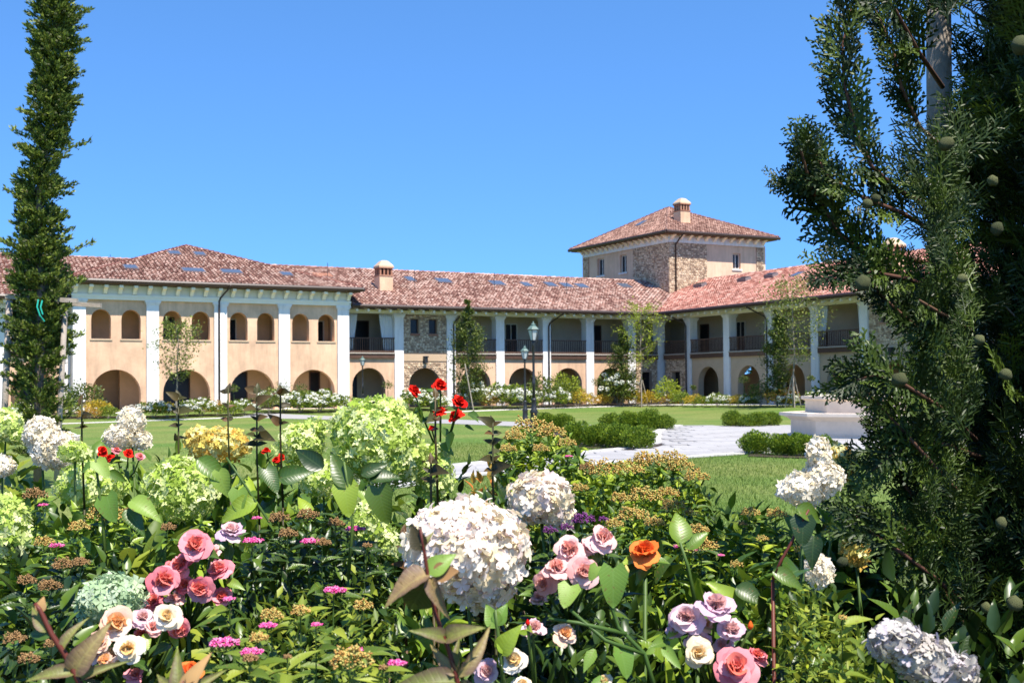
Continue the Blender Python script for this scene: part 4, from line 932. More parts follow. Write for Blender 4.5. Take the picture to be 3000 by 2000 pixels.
# ------------------------------------------------------------------ left cypress and its timber frame
CB = gnd(at(88 * 1.2755, 1000, 21).x - .02, 21)
lc = empty('cypress_tree', CB, 'tall narrow cypress at the left edge inside a timber frame', 'tree')
axis_px = [(88, 1010), (90, 850), (96, 700), (88, 560), (92, 420), (118, 250), (128, 120), (125, 0), (125, -120)]
ax = [P(x, y, 21) for x, y in axis_px]; ax[0].z = CB.z
mb = MB(CB); mb.tube(ax, [.09, .085, .08, .07, .06, .05, .04, .03, .02], 8); mb.build('trunk', M['bark_d'], lc, True)
def axp(f):
    x = f * (len(ax) - 1); i = min(int(x), len(ax) - 2); return ax[i].lerp(ax[i + 1], x - i)
def spray_np(pos, dr, size):      # feathery cluster of small blades round each twig
    return inst(T_SM, pos, rot_dir(dr, RN.normal(size=dr.shape)), size)
parts = []; cones = []; nb_ = 800; bm_ = MB(CB)
for i in range(nb_):
    f = .03 + .95 * (i + random.random()) / nb_; c = axp(f); an = random.uniform(0, 2 * math.pi)
    rr = (.42 - .06 * f) * (1 + .13 * math.sin(f * 95)) * random.uniform(.80, 1.08) * (1.22 if f < .35 else 1.0)
    if random.random() < .07: rr *= random.uniform(1.25, 1.7)
    if abs(math.sin(an)) < .5 and random.random() < .08: rr *= 1.3
    rise = random.uniform(.15, .6); e = c + Vector((math.cos(an) * rr, math.sin(an) * rr, rr * rise))
    bm_.tube([c, e], [.012, .003], 3, cap=False)
    m_ = int(70 + 90 * rr); t_ = RN.uniform(.2, 1.05, m_)[:, None]; C_ = np.array(c); E_ = np.array(e)
    pos = C_ + (E_ - C_) * t_ + RN.normal(0, .035, (m_, 3)) * (1.5 - t_); dr = (E_ - C_) / rr + RN.normal(0, .55, (m_, 3)) + np.array([0, 0, .5])
    parts.append(spray_np(pos - np.array(CB), dr, RN.uniform(.045, .10, m_)))
    if random.random() < .9:
        for _ in range(2): cones.append(C_ + (E_ - C_) * random.uniform(.7, 1.0) + RN.normal(0, .03, 3))
bm_.build('branches', M['bark_d'], lc)
V, F, T = cat3(parts); link('crown', np_mesh('crown', V, F, T), M['cyp'], lc)['kind'] = 'stuff'
f = fib(14); tplc = (f, None)
import bmesh
def ico(sub=1):
    b = bmesh.new(); bmesh.ops.create_icosphere(b, subdivisions=sub, radius=1); V = np.array([v.co[:] for v in b.verts]); F = np.array([[v.index for v in f_.verts] for f_ in b.faces]); b.free(); return V, F
T_ICO = ico(1); T_ICO2 = ico(2)
cn = np.array(cones); V, F, T = inst(T_ICO, cn - np.array(CB), rot_nrm(RN.normal(size=cn.shape)), RN.uniform(.018, .032, len(cn)))
link('cones', np_mesh('cones', V, F, T, True), M['cone'], lc)['kind'] = 'stuff'
fr = empty('timber_frame', P(10, 1000, 20.85), 'weathered round timber frame staking the left cypress', 'tree support')
for pts, rd in (([P(2, 945, 20.85), P(22, 690, 20.85)], .06), ([P(128, 950, 20.95), P(150, 700, 20.95)], .05)):
    pts[0].z = LAWN - .1; part(fr, 'post', M['post'], lambda q: q.tube(pts, rd, 8), smooth=True)
F_ = lambda x, y, z: P(14, 681, 20.85).lerp(P(178, 691, 20.95), x) + Vector((0, y, z))
part(fr, 'cross_beam', M['post'], lambda q: q.box(F_, 0, 1, -.05, .05, -.04, .04))
part(fr, 'cross_beam', M['post'], lambda q: q.box(lambda x, y, z: P(14, 681, 20.85).lerp(P(178, 691, 20.95), x) + Vector((0, 1.2 + y, z)), 0, 1, -.05, .05, -.04, .04))
mb = MB(); mb.tube([P(88, 688, 20.0), P(85, 705, 19.95), P(92, 725, 19.95), P(102, 738, 20.0)], .012, 5); mb.tube([P(97, 690, 20.0), P(93, 706, 19.95), P(98, 722, 19.95)], .012, 5)
tag(mb.build('tie_strap', M['strap']), 'green plastic strap tying the left cypress to its frame', 'strap')
#FOREGROUND
# ------------------------------------------------------------------ foreground bed
bx = np.linspace(-6, 8, 57); by = np.linspace(-1.5, 9.5, 45); BX, BY = np.meshgrid(bx, by)
edge = np.clip((9.0 - BY) / 3.0, 0, 1) * np.clip((BX + 6) / 1.5, 0, 1) * np.clip((8 - BX) / 1.5, 0, 1); edge = edge * edge * (3 - 2 * edge)
hz = LAWN - .03 + .40 * edge + .02 * np.sin(BX * 9) * np.cos(BY * 8) * edge
V = np.stack([BX.ravel(), BY.ravel(), hz.ravel()], 1); nx = len(bx); I = (np.arange(len(by) - 1)[:, None] * nx + np.arange(nx - 1)[None]).ravel()
tag(link('flower_bed_soil', np_mesh('flower_bed_soil', V, np.stack([I, I + 1, I + nx + 1, I + nx], 1), None, True), M['soil']), kind='structure')
BEDZ = LAWN + .35

ML = {'curl': mesh_tpl('leaf', T_CURL), 'big': mesh_tpl('leaf', T_BIG), 'med': mesh_tpl('leaf', T_MED), 'heart': mesh_tpl('leaf', T_HEART)}
def leaf_obj(parent, shape, m, p0, p1, width=1.0, up=None, name='leaf'):
    """one leaf from its stalk end p0 to its tip p1"""
    o = bpy.data.objects.new(name, ML[shape]); COL.objects.link(o); o.parent = parent
    if not ML[shape].materials: ML[shape].materials.append(M['big'])
    if shape == 'curl': width *= .72; p1 = Vector(p0).lerp(Vector(p1), .86)
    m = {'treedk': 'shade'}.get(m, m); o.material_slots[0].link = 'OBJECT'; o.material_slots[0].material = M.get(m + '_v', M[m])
    p0, p1 = Vector(p0), Vector(p1); d = p1 - p0; L = d.length; y = d.normalized(); u = (Vector(up) if up is not None else Vector((0, -.4, 1))) + Vector((random.uniform(-.45, .45), random.uniform(-.2, .2), random.uniform(-.3, .3)))
    x = y.cross(u).normalized(); z = x.cross(y); o.rotation_mode = 'QUATERNION'
    o.rotation_quaternion = Matrix((x, y, z)).transposed().to_quaternion(); o.location = p0 - Vector(parent.location); o.scale = (L * width, L, L); return o
def leafpx(parent, shape, m, x0, y0, x1, y1, Y, width=1.0, dY=.02, up=(0, -1, .6)):
    q0, q1 = P(x0, y0, Y), P(x1, y1, Y - dY)
    if shape == 'heart': q1 = q0.lerp(q1, .80); width *= random.uniform(.8, 1.0)
    return leaf_obj(parent, shape, m, q0, q1, width, up)

# ---- hydrangea heads
def head_points(n, rx, ry, rz, cone=0.0, lump=.07, sd=0.0):
    d = fib(n); lm = 1 + lump * np.sin(d[:, 0] * 6 + sd) * np.cos(d[:, 2] * 7 + sd * 2) + lump * .5 * np.sin(d[:, 1] * 9 + d[:, 2] * 5 + sd) + RN.normal(0, .038, n)
    k = 1 - cone * np.clip(d[:, 2], -1, 1); pos = d * lm[:, None] * np.array([rx, ry, rz]); pos[:, 0] *= k; pos[:, 1] *= k
    return pos, nrm(d / np.array([rx, ry, rz]) * rx + np.array([0, 0, .15]))
hcount = 0
def hydrangea(lobes, Y, m, fl, label, leaves=5, fine=False, singles=0, cone=.1, leafmat='big', dens=1.0, tilt=0):
    """lobes: (x, y, rx, ry) of each rounded mass of the flower head, 2352 px copy"""
    global hcount; hcount += 1
    x0, y0 = lobes[0][:2]; c0 = P(x0, y0, Y); base = Vector((c0.x, c0.y + .06, BEDZ))
    r = empty('hydrangea', base, label, 'hydrangea'); allp = []; allr = []
    for (x, y, rx, ry) in lobes:
        c = P(x, y, Y); k = Y / FPX * 1.27551 * .89; a_, b_ = rx * k, ry * k
        area = 4 * math.pi * ((a_ * a_ + 2 * a_ * b_) / 3); n = int(area / (fl * fl * 1.55) * dens)
        pos, nv = head_points(n, a_, a_, b_, cone, sd=hcount + x); allp.append(pos + np.array(c)); allr.append(nv)
        p2, n2 = head_points(int(n * .8), a_ * .86, a_ * .86, b_ * .86, cone, sd=hcount); allp.append(p2 + np.array(c)); allr.append(n2)
    pos = np.concatenate(allp); nv = nrm(np.concatenate(allr) + RN.normal(0, .5, (len(pos), 3))); rot = rot_nrm(nv)
    sz = RN.uniform(fl * .7, fl * 1.35, len(pos)); hd = None
    facing = nv @ np.array([0, -1, .25]) + RN.uniform(0, .3, len(pos)); order = np.argsort(-facing)
    k = singles; one, many = order[:k], order[k:]
    V, F, T = inst(T_FLOF if fine else T_FLO, pos[many] - np.array(base), rot[many], sz[many])
    hd = link('flower_head', np_mesh('flower_head', V, F, T, fine), M[m], r); hd['kind'] = 'stuff'
    if singles:
        me = mesh_tpl('floret', T_FLOF); me.materials.append(M[m])
        for i in one:
            o = bpy.data.objects.new('floret', me); COL.objects.link(o); o.parent = hd
            mw = Matrix([list(rot[i][j]) for j in range(3)]); o.rotation_mode = 'QUATERNION'; o.rotation_quaternion = mw.to_quaternion()
            o.location = Vector(pos[i]) - base; o.scale = (sz[i],) * 3
    mb = MB(base); low = c0 - Vector((0, 0, lobes[0][3] * Y / 2744 * .5)); mid = base.lerp(low, .6) + Vector((random.uniform(-.05, .05), random.uniform(0, .08), 0))
    mb.tube([base, mid, low], [.005, .004, .003], 6); mb.build('stem', M['gstem'], r, True)
    for i in range(leaves):
        f = random.uniform(.45, .93); q = base.lerp(mid, f / .6) if f < .6 else mid.lerp(low, (f - .6) / .4)
        an = i * 2.3 + random.uniform(-.5, .5) + hcount; L = random.uniform(.09, .14)
        d = Vector((math.cos(an), math.sin(an) - .25, random.uniform(-.25, .35))).normalized(); leaf_obj(r, 'big', leafmat, q + d * .015, q + d * L, 1.0, (0, -.3, 1))
    return r
H = hydrangea
H([(868, 1008, 112, 106), (905, 1050, 88, 70), (800, 985, 45, 50)], 3.0, 'lime', .0125, 'biggest lime green hydrangea head, standing tallest in the middle left', 4, cone=.06)
H([(690, 1018, 60, 50), (722, 985, 30, 30)], 3.35, 'lime', .0115, 'pale lime hydrangea head close to the left of the biggest one', 3)
H([(742, 1098, 58, 46)], 2.95, 'lime', .012, 'shaded lime hydrangea head below and left of the biggest one', 3)
H([(1000, 1085, 46, 70)], 3.05, 'lime', .012, 'narrow lime hydrangea head under the right side of the biggest one', 3)
H([(415, 1122, 88, 80)], 2.9, 'lime', .0125, 'round lime hydrangea head at the left, below the ochre tinged one', 6)
H([(208, 1110, 84, 56)], 3.0, 'lime', .012, 'wide lime hydrangea head below the small yellow green one at the left', 6)
H([(12, 1215, 60, 88)], 2.6, 'lime', .0125, 'tall lime hydrangea head cut off by the left edge', 4)
H([(505, 1020, 78, 42), (455, 1005, 35, 28)], 3.3, 'limeor', .011, 'ochre tinged lime hydrangea head before the lawn at the left', 4)
H([(172, 1037, 40, 25)], 2.85, 'lime', .009, 'small flat yellow green hydrangea head in front of the white one', 2)
H([(845, 1200, 46, 55), (888, 1248, 32, 40)], 2.55, 'lime', .0115, 'lime hydrangea head in shade just left of the largest white one', 3)
H([(258, 1372, 78, 58), (205, 1400, 30, 36)], 2.1, 'blugr', .012, 'bluish green hydrangea head above the peach roses', 3, cone=.0)
H([(14, 975, 42, 40), (40, 1000, 30, 22)], 3.6, 'lime', .012, 'yellow green hydrangea head at the left edge beneath the cypress', 3)
H([(1072, 1262, 148, 122), (1105, 1350, 78, 45), (1000, 1215, 60, 45)], 1.95, 'whtp', .0118, 'largest white hydrangea head with a pink blush, in the centre front', 4, True, 290, cone=.0)
H([(1240, 1145, 80, 62), (1290, 1185, 36, 32)], 2.5, 'whtp', .0122, 'creamy white hydrangea head behind and right of the largest white one', 4, True, 180, cone=.0)
H([(95, 995, 42, 42), (115, 1030, 48, 50), (145, 1050, 36, 30), (150, 1015, 34, 25)], 3.2, 'wht', .0095, 'large conical white hydrangea head at the upper left', 4)
H([(302, 965, 34, 36), (285, 1000, 48, 32), (325, 1010, 24, 24)], 3.3, 'wht', .0095, 'upright pointed white hydrangea head over the dark red blooms', 3)
H([(6, 1070, 30, 26)], 3.3, 'wht', .0095, 'small white hydrangea head cut by the left edge', 2)
H([(1842, 1122, 58, 40), (1890, 1095, 50, 40), (1880, 1040, 30, 42)], 2.2, 'wht', .0105, 'white hydrangea head leaning left beside the near cypress branches', 4, cone=.1)
H([(1930, 1060, 42, 46)], 2.6, 'limeor', .012, 'cream hydrangea head half hidden behind the near cypress twigs', 2)
H([(1880, 1310, 34, 42)], 2.3, 'wht', .0095, 'small white hydrangea head low beside the red brown twig', 2)
H([(1965, 1250, 34, 52)], 2.6, 'limeor', .012, 'yellowish hydrangea head seen through the lower cypress twigs', 2)
H([(2060, 1475, 66, 48), (2120, 1510, 76, 55), (2190, 1540, 56, 44)], 1.75, 'lilac', .011, 'greyish lilac hydrangea head in shade at the bottom right', 3, True, 120, cone=.0)

# ---- roses
for k_, c1_, c2_ in (('r_pink', (.84, .20, .14), (.88, .32, .28)), ('r_light', (.88, .40, .32), (.90, .54, .48)), ('r_peach', (.92, .46, .16), (.93, .66, .38)), ('r_cream', (.92, .62, .24), (.92, .78, .50)), ('r_orange', (.80, .11, .02), (.88, .22, .05)), ('r_red', (.50, .006, .005), (.66, .02, .01)), ('r_lilac', (.82, .46, .40), (.80, .56, .56))):
    M[k_ + 'i'] = mat('inner_' + k_[2:] + '_petal', c1_, c2_, trans=.35, rough=.92, spec=.06, noise=.12, scale=30)
def petal_tpl(L, w, th0, th1, cup=.35, nu=4, nv=4):
    V = []; y = z = 0; pts = [(0, 0)]
    for j in range(nv): th = R(th0 + (th1 - th0) * (j + .5) / nv); y += math.sin(th) * L / nv; z += math.cos(th) * L / nv; pts.append((y, z))
    for j in range(nv + 1):
        f = j / nv; hw = w * (.25 + .75 * math.sin(math.pi * min(1, f * .72 + .02))) * (1 if j < nv else .80)
        for i in range(nu + 1):
            u = 2 * i / nu - 1; dz = -.10 * L * u * u * f + (.08 * L * math.sin(u * 6 + L * 9) if j == nv else .02 * L * math.sin(u * 4 + j)); V.append((u * hw, pts[j][0] - cup * hw * u * u, pts[j][1] + dz))
    F = [(j * (nu + 1) + i, j * (nu + 1) + i + 1, (j + 1) * (nu + 1) + i + 1, (j + 1) * (nu + 1) + i) for j in range(nv) for i in range(nu)]
    return np.array(V, float), np.array(F)
PT = [petal_tpl(.55, .34, -8, -25, .6), petal_tpl(.72, .46, 15, 38, .45), petal_tpl(.90, .52, 38, 78, .3), petal_tpl(1.0, .56, 60, 108, .2)]
ML_P = [np_mesh('petal', v, f, None, True) for v, f in PT]
for me in ML_P: me.materials.append(M['r_pink'])
def bloom(parent, x, y, r, Y, m, face=None, full=True, name='rose_bloom'):
    c = P(x, y, Y); s_ = r * 1.27551 * Y / FPX * 1.14; ax_ = Vector(face) if face else Vector((random.uniform(-.6, .6), random.uniform(-1.0, -.3), random.uniform(.5, 1.3)))
    ax_.normalize(); q = ax_.to_track_quat('Z', 'Y'); c = c - ax_ * s_ * .35
    mats = M[m]; V, F = PT[0]; parts = []
    k = 6 if full else 4
    for i in range(k):
        an = i * 2 * math.pi / k + random.random(); ca, sa = math.cos(an), math.sin(an); Rz = np.array([[ca, -sa, 0], [sa, ca, 0], [0, 0, 1]]); sc = .55 + .45 * i / k
        W_ = (V * sc + np.array([0, .04 + .09 * i / k, 0])) @ Rz.T; parts.append((W_, F, np.full(len(W_), .1 * i)))
    Vc, Fc, Tc = cat3(parts); core = link(name, np_mesh(name, Vc, Fc, Tc, True), M[m + 'i'], parent)
    core.location = c - Vector(parent.location); core.rotation_mode = 'QUATERNION'; core.rotation_quaternion = q; core.scale = (s_,) * 3
    for ring, (me, cnt, z) in enumerate(((0, 6, .06), (1, 7, .0), (1, 7, -.05), (2, 8, -.07), (3, 8, -.12))):
        for i in range(cnt):
            if ring == 4 and random.random() < .2: continue
            o = bpy.data.objects.new('petal', ML_P[me]); COL.objects.link(o); o.parent = core
            o.material_slots[0].link = 'OBJECT'; o.material_slots[0].material = mats if ring > 2 else M[m + 'i']
            an = (i + ring * .37) * 2 * math.pi / cnt + random.uniform(-.15, .15); o.rotation_euler = (random.uniform(-.30, .28) + (.3 if ring == 2 else 0), random.uniform(-.22, .22), an + random.uniform(-.15, .15))
            o.location = (0, 0, z); k_ = random.uniform(.66, 1.08); o.scale = (k_ * random.uniform(.85, 1.1), k_, k_)
    return core, c, ax_
def rose_bush(label, blooms, Y, base_px=None, buds=(), leaves=6, leafmat='big', name='rose_bush'):
    xs_ = [b[0] for b in blooms]; cx = sum(xs_) / len(xs_); b0 = P(cx, 1300, Y); base = Vector((b0.x, b0.y + .15, BEDZ))
    r = empty(name, base, label, 'rose bush'); leaves += 3; mb = MB(base); hub = P(cx, max(b[1] for b in blooms) + 70, Y + .1); mb.tube([base, hub], [.005, .004], 6); ends = []
    for (x, y, rr, m, *rest) in blooms:
        dy = rest[0] if rest else random.uniform(-.05, .05); core, c, ax_ = bloom(r, x, y, rr, Y + dy, m, rest[1] if len(rest) > 1 else None)
        mb.tube([hub, hub.lerp(c, .6) + Vector((0, .02, -.01)), c], [.003, .0025, .002], 5)
        cal = MB(base); s_ = rr * Y / 2744
        for i in range(5):
            an = i * 1.257; q = ax_.to_track_quat('Z', 'Y'); t0 = c + q @ Vector((0, 0, -.02 * s_)); t1 = c + q @ Vector((math.cos(an) * .5 * s_, math.sin(an) * .5 * s_, .1 * s_)); sd = (q @ Vector((-math.sin(an), math.cos(an), 0))) * .1 * s_
            cal.add([t0, t0.lerp(t1, .5) + sd, t1, t0.lerp(t1, .5) - sd], [(0, 1, 2), (0, 2, 3)])
        cal.build('calyx', M['gstem'], r)
    for (x, y, rr, m) in buds:
        c = P(x, y, Y); s_ = rr * Y / 2744; b_ = MB(base); b_.lathe(c, [(.1 * s_, -.9 * s_), (.62 * s_, -.4 * s_), (.66 * s_, .1 * s_), (.3 * s_, .8 * s_), (.03 * s_, 1.2 * s_)], 8); o = b_.build('rose_bud', M[m], r, True)
        mb.tube([hub, c - Vector((0, 0, .8 * s_))], [.003, .0025], 5)
    mb.build('stems', M['gstem'], r, True)
    for i in range(leaves):
        x, y = blooms[i % len(blooms)][:2]; a0 = random.uniform(0, 6.3); L = random.uniform(26, 46); x0, y0 = x + 20 * math.cos(a0), y + 30 + 12 * math.sin(a0)
        leafpx(r, 'med', leafmat, x0, y0, x0 + L * math.cos(a0), y0 + L * .7 * math.sin(a0) + 10, Y + .03, 1.25, random.uniform(-.02, .04), (random.uniform(-.4, .4), -.7, .9))
    return r
rose_bush('tall rose stem with a group of scarlet red blooms in front of the portico', [(953, 893, 17, 'r_red'), (1012, 880, 19, 'r_red', 0, (0.1, -.6, .8)), (1056, 918, 20, 'r_red'), (1008, 941, 19, 'r_red', .02), (1044, 950, 19, 'r_red'), (992, 981, 10, 'r_red')], 3.0, leaves=14)
rose_bush('small red rose sprays at the lawn edge left of the pale lime head', [(612, 1031, 12, 'r_red'), (634, 1052, 12, 'r_red'), (648, 1046, 9, 'r_red')], 3.2, leaves=5)
rose_bush('cluster of small wine red roses under the pointed white hydrangea', [(236, 1032, 13, 'r_red'), (268, 1030, 12, 'r_pink'), (296, 1038, 12, 'r_red'), (322, 1046, 12, 'r_pink'), (250, 1048, 10, 'r_red')], 3.2, leaves=9)
rose_bush('dense cluster of coral pink roses at the lower left', [(447, 1247, 38, 'r_pink', 0, (.1, -.9, .5)), (412, 1292, 34, 'r_pink'), (376, 1328, 40, 'r_pink', -.02, (.15, -1, .35)), (500, 1302, 33, 'r_pink'), (457, 1352, 36, 'r_pink', -.03, (-.2, -1, .1)), (512, 1366, 28, 'r_pink', .03), (484, 1262, 24, 'r_light', .04), (425, 1338, 26, 'r_pink', .03), (398, 1368, 24, 'r_light', .03), (395, 1298, 22, 'r_pink', .04), (350, 1375, 26, 'r_pink', .04)], 2.1, leaves=6)
rose_bush('flattened lilac pink rose above the coral cluster', [(532, 1212, 32, 'r_lilac', 0, (.1, -.3, 1))], 2.3, leaves=4)
rose_bush('cluster of peach and cream roses at the bottom left', [(268, 1428, 42, 'r_peach', 0, (.2, -1, .4)), (382, 1412, 34, 'r_cream', -.02, (.1, -.9, .5)), (292, 1486, 36, 'r_cream', -.03, (.05, -1, .25)), (228, 1470, 30, 'r_peach'), (238, 1512, 28, 'r_peach'), (410, 1446, 30, 'r_pink', .02, (.3, -.8, -.2)), (328, 1412, 28, 'r_lilac', .03), (322, 1452, 24, 'r_pink', .04), (310, 1545, 26, 'r_pink', .02), (248, 1445, 26, 'r_peach', .03), (262, 1498, 24, 'r_peach', .02), (352, 1436, 24, 'r_light', .03), (214, 1498, 22, 'r_light', .02)], 1.9, leaves=7)
rose_bush('single apricot orange rose at the bottom, right of the peach cluster', [(434, 1540, 34, 'r_orange', 0, (.0, -.8, .6))], 1.75, leaves=3)
rose_bush('trailing cluster of pale pink roses right of the largest white hydrangea', [(1388, 1228, 38, 'r_light', 0, (.1, -.7, .7)), (1308, 1256, 38, 'r_light', 0), (1278, 1296, 34, 'r_light', -.02), (1342, 1310, 38, 'r_light', -.03, (.0, -1, .3)), (1246, 1340, 30, 'r_light', 0, (-.3, -.9, 0)), (1355, 1250, 26, 'r_light', .03), (1238, 1368, 22, 'r_light', .02), (1312, 1288, 26, 'r_peach', .03)], 2.0, buds=[(1420, 1300, 12, 'gstem'), (1438, 1310, 12, 'tan')], leaves=6)
rose_bush('single open orange rose right of the pale pink cluster', [(1482, 1257, 40, 'r_orange', 0, (.05, -.55, .85))], 2.1, leaves=4)
rose_bush('group of lilac pink roses with one coral bloom at the bottom right', [(1645, 1382, 44, 'r_lilac', 0, (.1, -.5, .85)), (1576, 1412, 40, 'r_lilac', 0, (-.2, -.8, .6)), (1682, 1442, 36, 'r_lilac', 0, (.1, -.6, .8)), (1608, 1465, 34, 'r_lilac', .01), (1606, 1497, 36, 'r_cream', -.03, (-.1, -1, .3)), (1690, 1526, 50, 'r_pink', -.06, (-.1, -.8, .55)), (1740, 1500, 26, 'r_pink', .02), (1622, 1428, 24, 'r_peach', .04), (1556, 1442, 22, 'r_lilac', .03), (1660, 1476, 24, 'r_lilac', .03)], 2.0, buds=[(1724, 1436, 10, 'r_orange')], leaves=9)
rose_bush('faded whitish roses in the shade at the bottom centre', [(1178, 1512, 32, 'r_cream', 0, (.1, -.9, .3)), (1116, 1538, 32, 'r_lilac', .02, (0, -.9, .4)), (1228, 1436, 30, 'r_lilac', .05), (1300, 1452, 28, 'r_peach', .0, (.5, -.7, .6)), (1200, 1568, 26, 'r_cream', .0), (1386, 1562, 26, 'r_cream', 0)], 1.85, buds=[(1212, 1430, 8, 'r_red')], leaves=8)

# ---- spirea: leafy twigs with flat clusters
def cluster(parent, x, y, r, Y, m, flat=.5, n=130):
    if m == 'brownc': r *= .72
    c = P(x, y, Y); s_ = r * Y / 2744; d = nrm(RN.normal(size=(n, 3))); d[:, 2] = np.abs(d[:, 2]); pos = d * np.array([s_, s_, s_ * flat]) * RN.uniform(.72, 1.05, (n, 1)) * (1 + .16 * np.sin(d[:, :1] * 9))
    V, F, T = inst(T_TET, pos, rot_nrm(d + RN.normal(0, .4, d.shape)), RN.uniform(.035, .07, n) * s_ + .0011)
    o = link('flower_cluster', np_mesh('flower_cluster', V, F, T), M[m], parent); o.location = c - Vector(parent.location); return c
def spirea(label, clusters, Y, leafm_='small', nleaf=700, lsize=.04, ext=None, low=1.0, name='spirea_shrub', nobj=20, cat='shrub', dark=True):
    dep = .38; xs_ = [c[0] for c in clusters]; ys_ = [c[1] for c in clusters]; x0, x1, y0, y1 = ext or (min(xs_) - 30, max(xs_) + 30, min(ys_), max(ys_) + 60)
    top = P((x0 + x1) / 2, y0, Y); base = Vector((top.x, top.y + .05, BEDZ)); r = empty(name, base, label, cat); mb = MB(base); k = Y / 2744
    # leaves fill the volume under the clusters down to the soil
    n = nleaf; px = RN.uniform(x0, x1, n); fz = RN.random(n) ** .8
    wx = (px - 1176) * k; u = (px - x0) / (x1 - x0)
    topz = top.z - .06 * (2 * u - 1) ** 2 - RN.random(n) * .02; zz = topz + (max(BEDZ, P(0, y1, Y).z - .12) - topz) * fz; yy = Y + RN.uniform(-.0, .5, n) - dep * np.clip(fz * 1.4, 0, 1)
    pos = np.stack([wx, yy, zz], 1); dr = RN.normal(size=(n, 3)) * .8 + np.array([0, -.2, .55])
    V, F, T = inst(T_MED if lsize > .03 and n < 2500 else T_SM, pos - np.array(base), rot_dir(dr), RN.uniform(lsize * .6, lsize * 1.25, n)); link('foliage', np_mesh('foliage', V, F, T, True), M[leafm_], r)['kind'] = 'stuff'
    for (x, y, rr, m, *rest) in clusters:
        Yc = Y - .05 - dep * min(1.0, max(0.0, (y - y0) / (y1 - y0) * 1.5)); c = cluster(r, x, y, rr, Yc, m, .35 if m == 'magenta' else .8, 110 if rr < 20 else 260)
        b = Vector((base.x + (c.x - base.x) * .5, c.y + .05, BEDZ)); mb.tube([b, b.lerp(c, .6) + Vector((0, .02, 0)), c], [.0028, .002, .0012], 4)
        for i in range(9):
            a0 = random.uniform(0, 6.3); q = c - Vector((0, 0, rr * k * .25 + random.uniform(0, .09))); L = random.uniform(.03, .055)
            leaf_obj(r, 'med', leafm_, q, q + Vector((math.cos(a0), math.sin(a0), random.uniform(-.1, .7))).normalized() * L, .8)
    mb.build('twigs', M['gstem'], r); return r
spirea('spirea with golden tan flower domes left of the boxwood rows', [(1215, 992, 46, 'tan'), (1262, 1002, 36, 'tan'), (1180, 1008, 26, 'tan'), (1300, 1022, 22, 'tan'), (1165, 1035, 20, 'tan'), (1240, 1035, 20, 'tan'), (1305, 1048, 9, 'magenta')], 4.0, nleaf=1500, lsize=.045, ext=(1140, 1345, 990, 1130))
spirea('broad spirea with many tan flower domes before the paved path', [(1500, 1068, 40, 'tan'), (1560, 1078, 34, 'tan'), (1598, 1102, 30, 'tan'), (1440, 1086, 36, 'tan'), (1382, 1088, 42, 'tan'), (1545, 1058, 30, 'tan'), (1478, 1060, 28, 'tan'), (1345, 1078, 26, 'brownc'), (1480, 1148, 40, 'tan'), (1425, 1150, 26, 'tan'), (1532, 1138, 26, 'tan'), (1330, 1125, 20, 'tan')], 3.6, nleaf=2400, lsize=.04, ext=(1310, 1635, 1072, 1220))
spirea('low spirea with tan domes behind the single orange rose', [(1545, 1168, 30, 'tan'), (1452, 1192, 38, 'tan'), (1408, 1208, 22, 'tan'), (1582, 1182, 18, 'tan'), (1602, 1222, 24, 'tan'), (1612, 1262, 34, 'tan'), (1500, 1205, 24, 'tan'), (1560, 1256, 16, 'magenta'), (1590, 1262, 12, 'magenta'), (1655, 1275, 8, 'magenta')], 3.0, nleaf=1800, lsize=.035, ext=(1385, 1640, 1175, 1330))
spirea('dark spirea with few tan tufts beside the leaning white hydrangea', [(1722, 1182, 22, 'tan'), (1782, 1186, 24, 'tan'), (1838, 1266, 16, 'tan'), (1705, 1205, 14, 'brownc'), (1750, 1240, 14, 'tan'), (1690, 1300, 16, 'tan')], 2.9, nleaf=1500, lsize=.045, ext=(1660, 1850, 1190, 1400))
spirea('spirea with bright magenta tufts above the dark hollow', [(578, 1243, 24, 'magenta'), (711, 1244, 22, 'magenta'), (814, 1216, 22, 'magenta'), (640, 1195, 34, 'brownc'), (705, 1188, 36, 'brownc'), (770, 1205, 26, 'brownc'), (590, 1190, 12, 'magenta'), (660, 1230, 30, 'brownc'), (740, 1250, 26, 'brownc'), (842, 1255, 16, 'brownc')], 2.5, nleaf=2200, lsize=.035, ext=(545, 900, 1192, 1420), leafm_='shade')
spirea('spirea with pink and tan tufts and fresh green shoots at the bottom', [(766, 1357, 26, 'magenta'), (614, 1437, 20, 'magenta'), (513, 1478, 34, 'magenta'), (577, 1498, 26, 'magenta'), (573, 1515, 24, 'brownc'), (910, 1524, 22, 'magenta'), (805, 1525, 50, 'tan'), (815, 1492, 18, 'magenta'), (622, 1418, 26, 'tan'), (690, 1408, 24, 'tan'), (726, 1434, 13, 'magenta'), (832, 1395, 22, 'tan'), (592, 1470, 22, 'tan'), (660, 1510, 14, 'brownc'), (525, 1376, 15, 'magenta'), (880, 1535, 16, 'brownc')], 1.9, nleaf=1300, lsize=.028, ext=(480, 940, 1390, 1600), leafm_='bedgreen')
spirea('brown spent spirea tufts in the shade at the left edge', [(60, 1338, 30, 'brownc'), (112, 1352, 36, 'brownc'), (145, 1302, 36, 'brownc'), (185, 1295, 26, 'brownc'), (32, 1472, 34, 'brownc'), (64, 1518, 32, 'brownc'), (118, 1482, 24, 'brownc')], 2.2, nleaf=1800, lsize=.04, ext=(-20, 210, 1320, 1600), leafm_='shade')
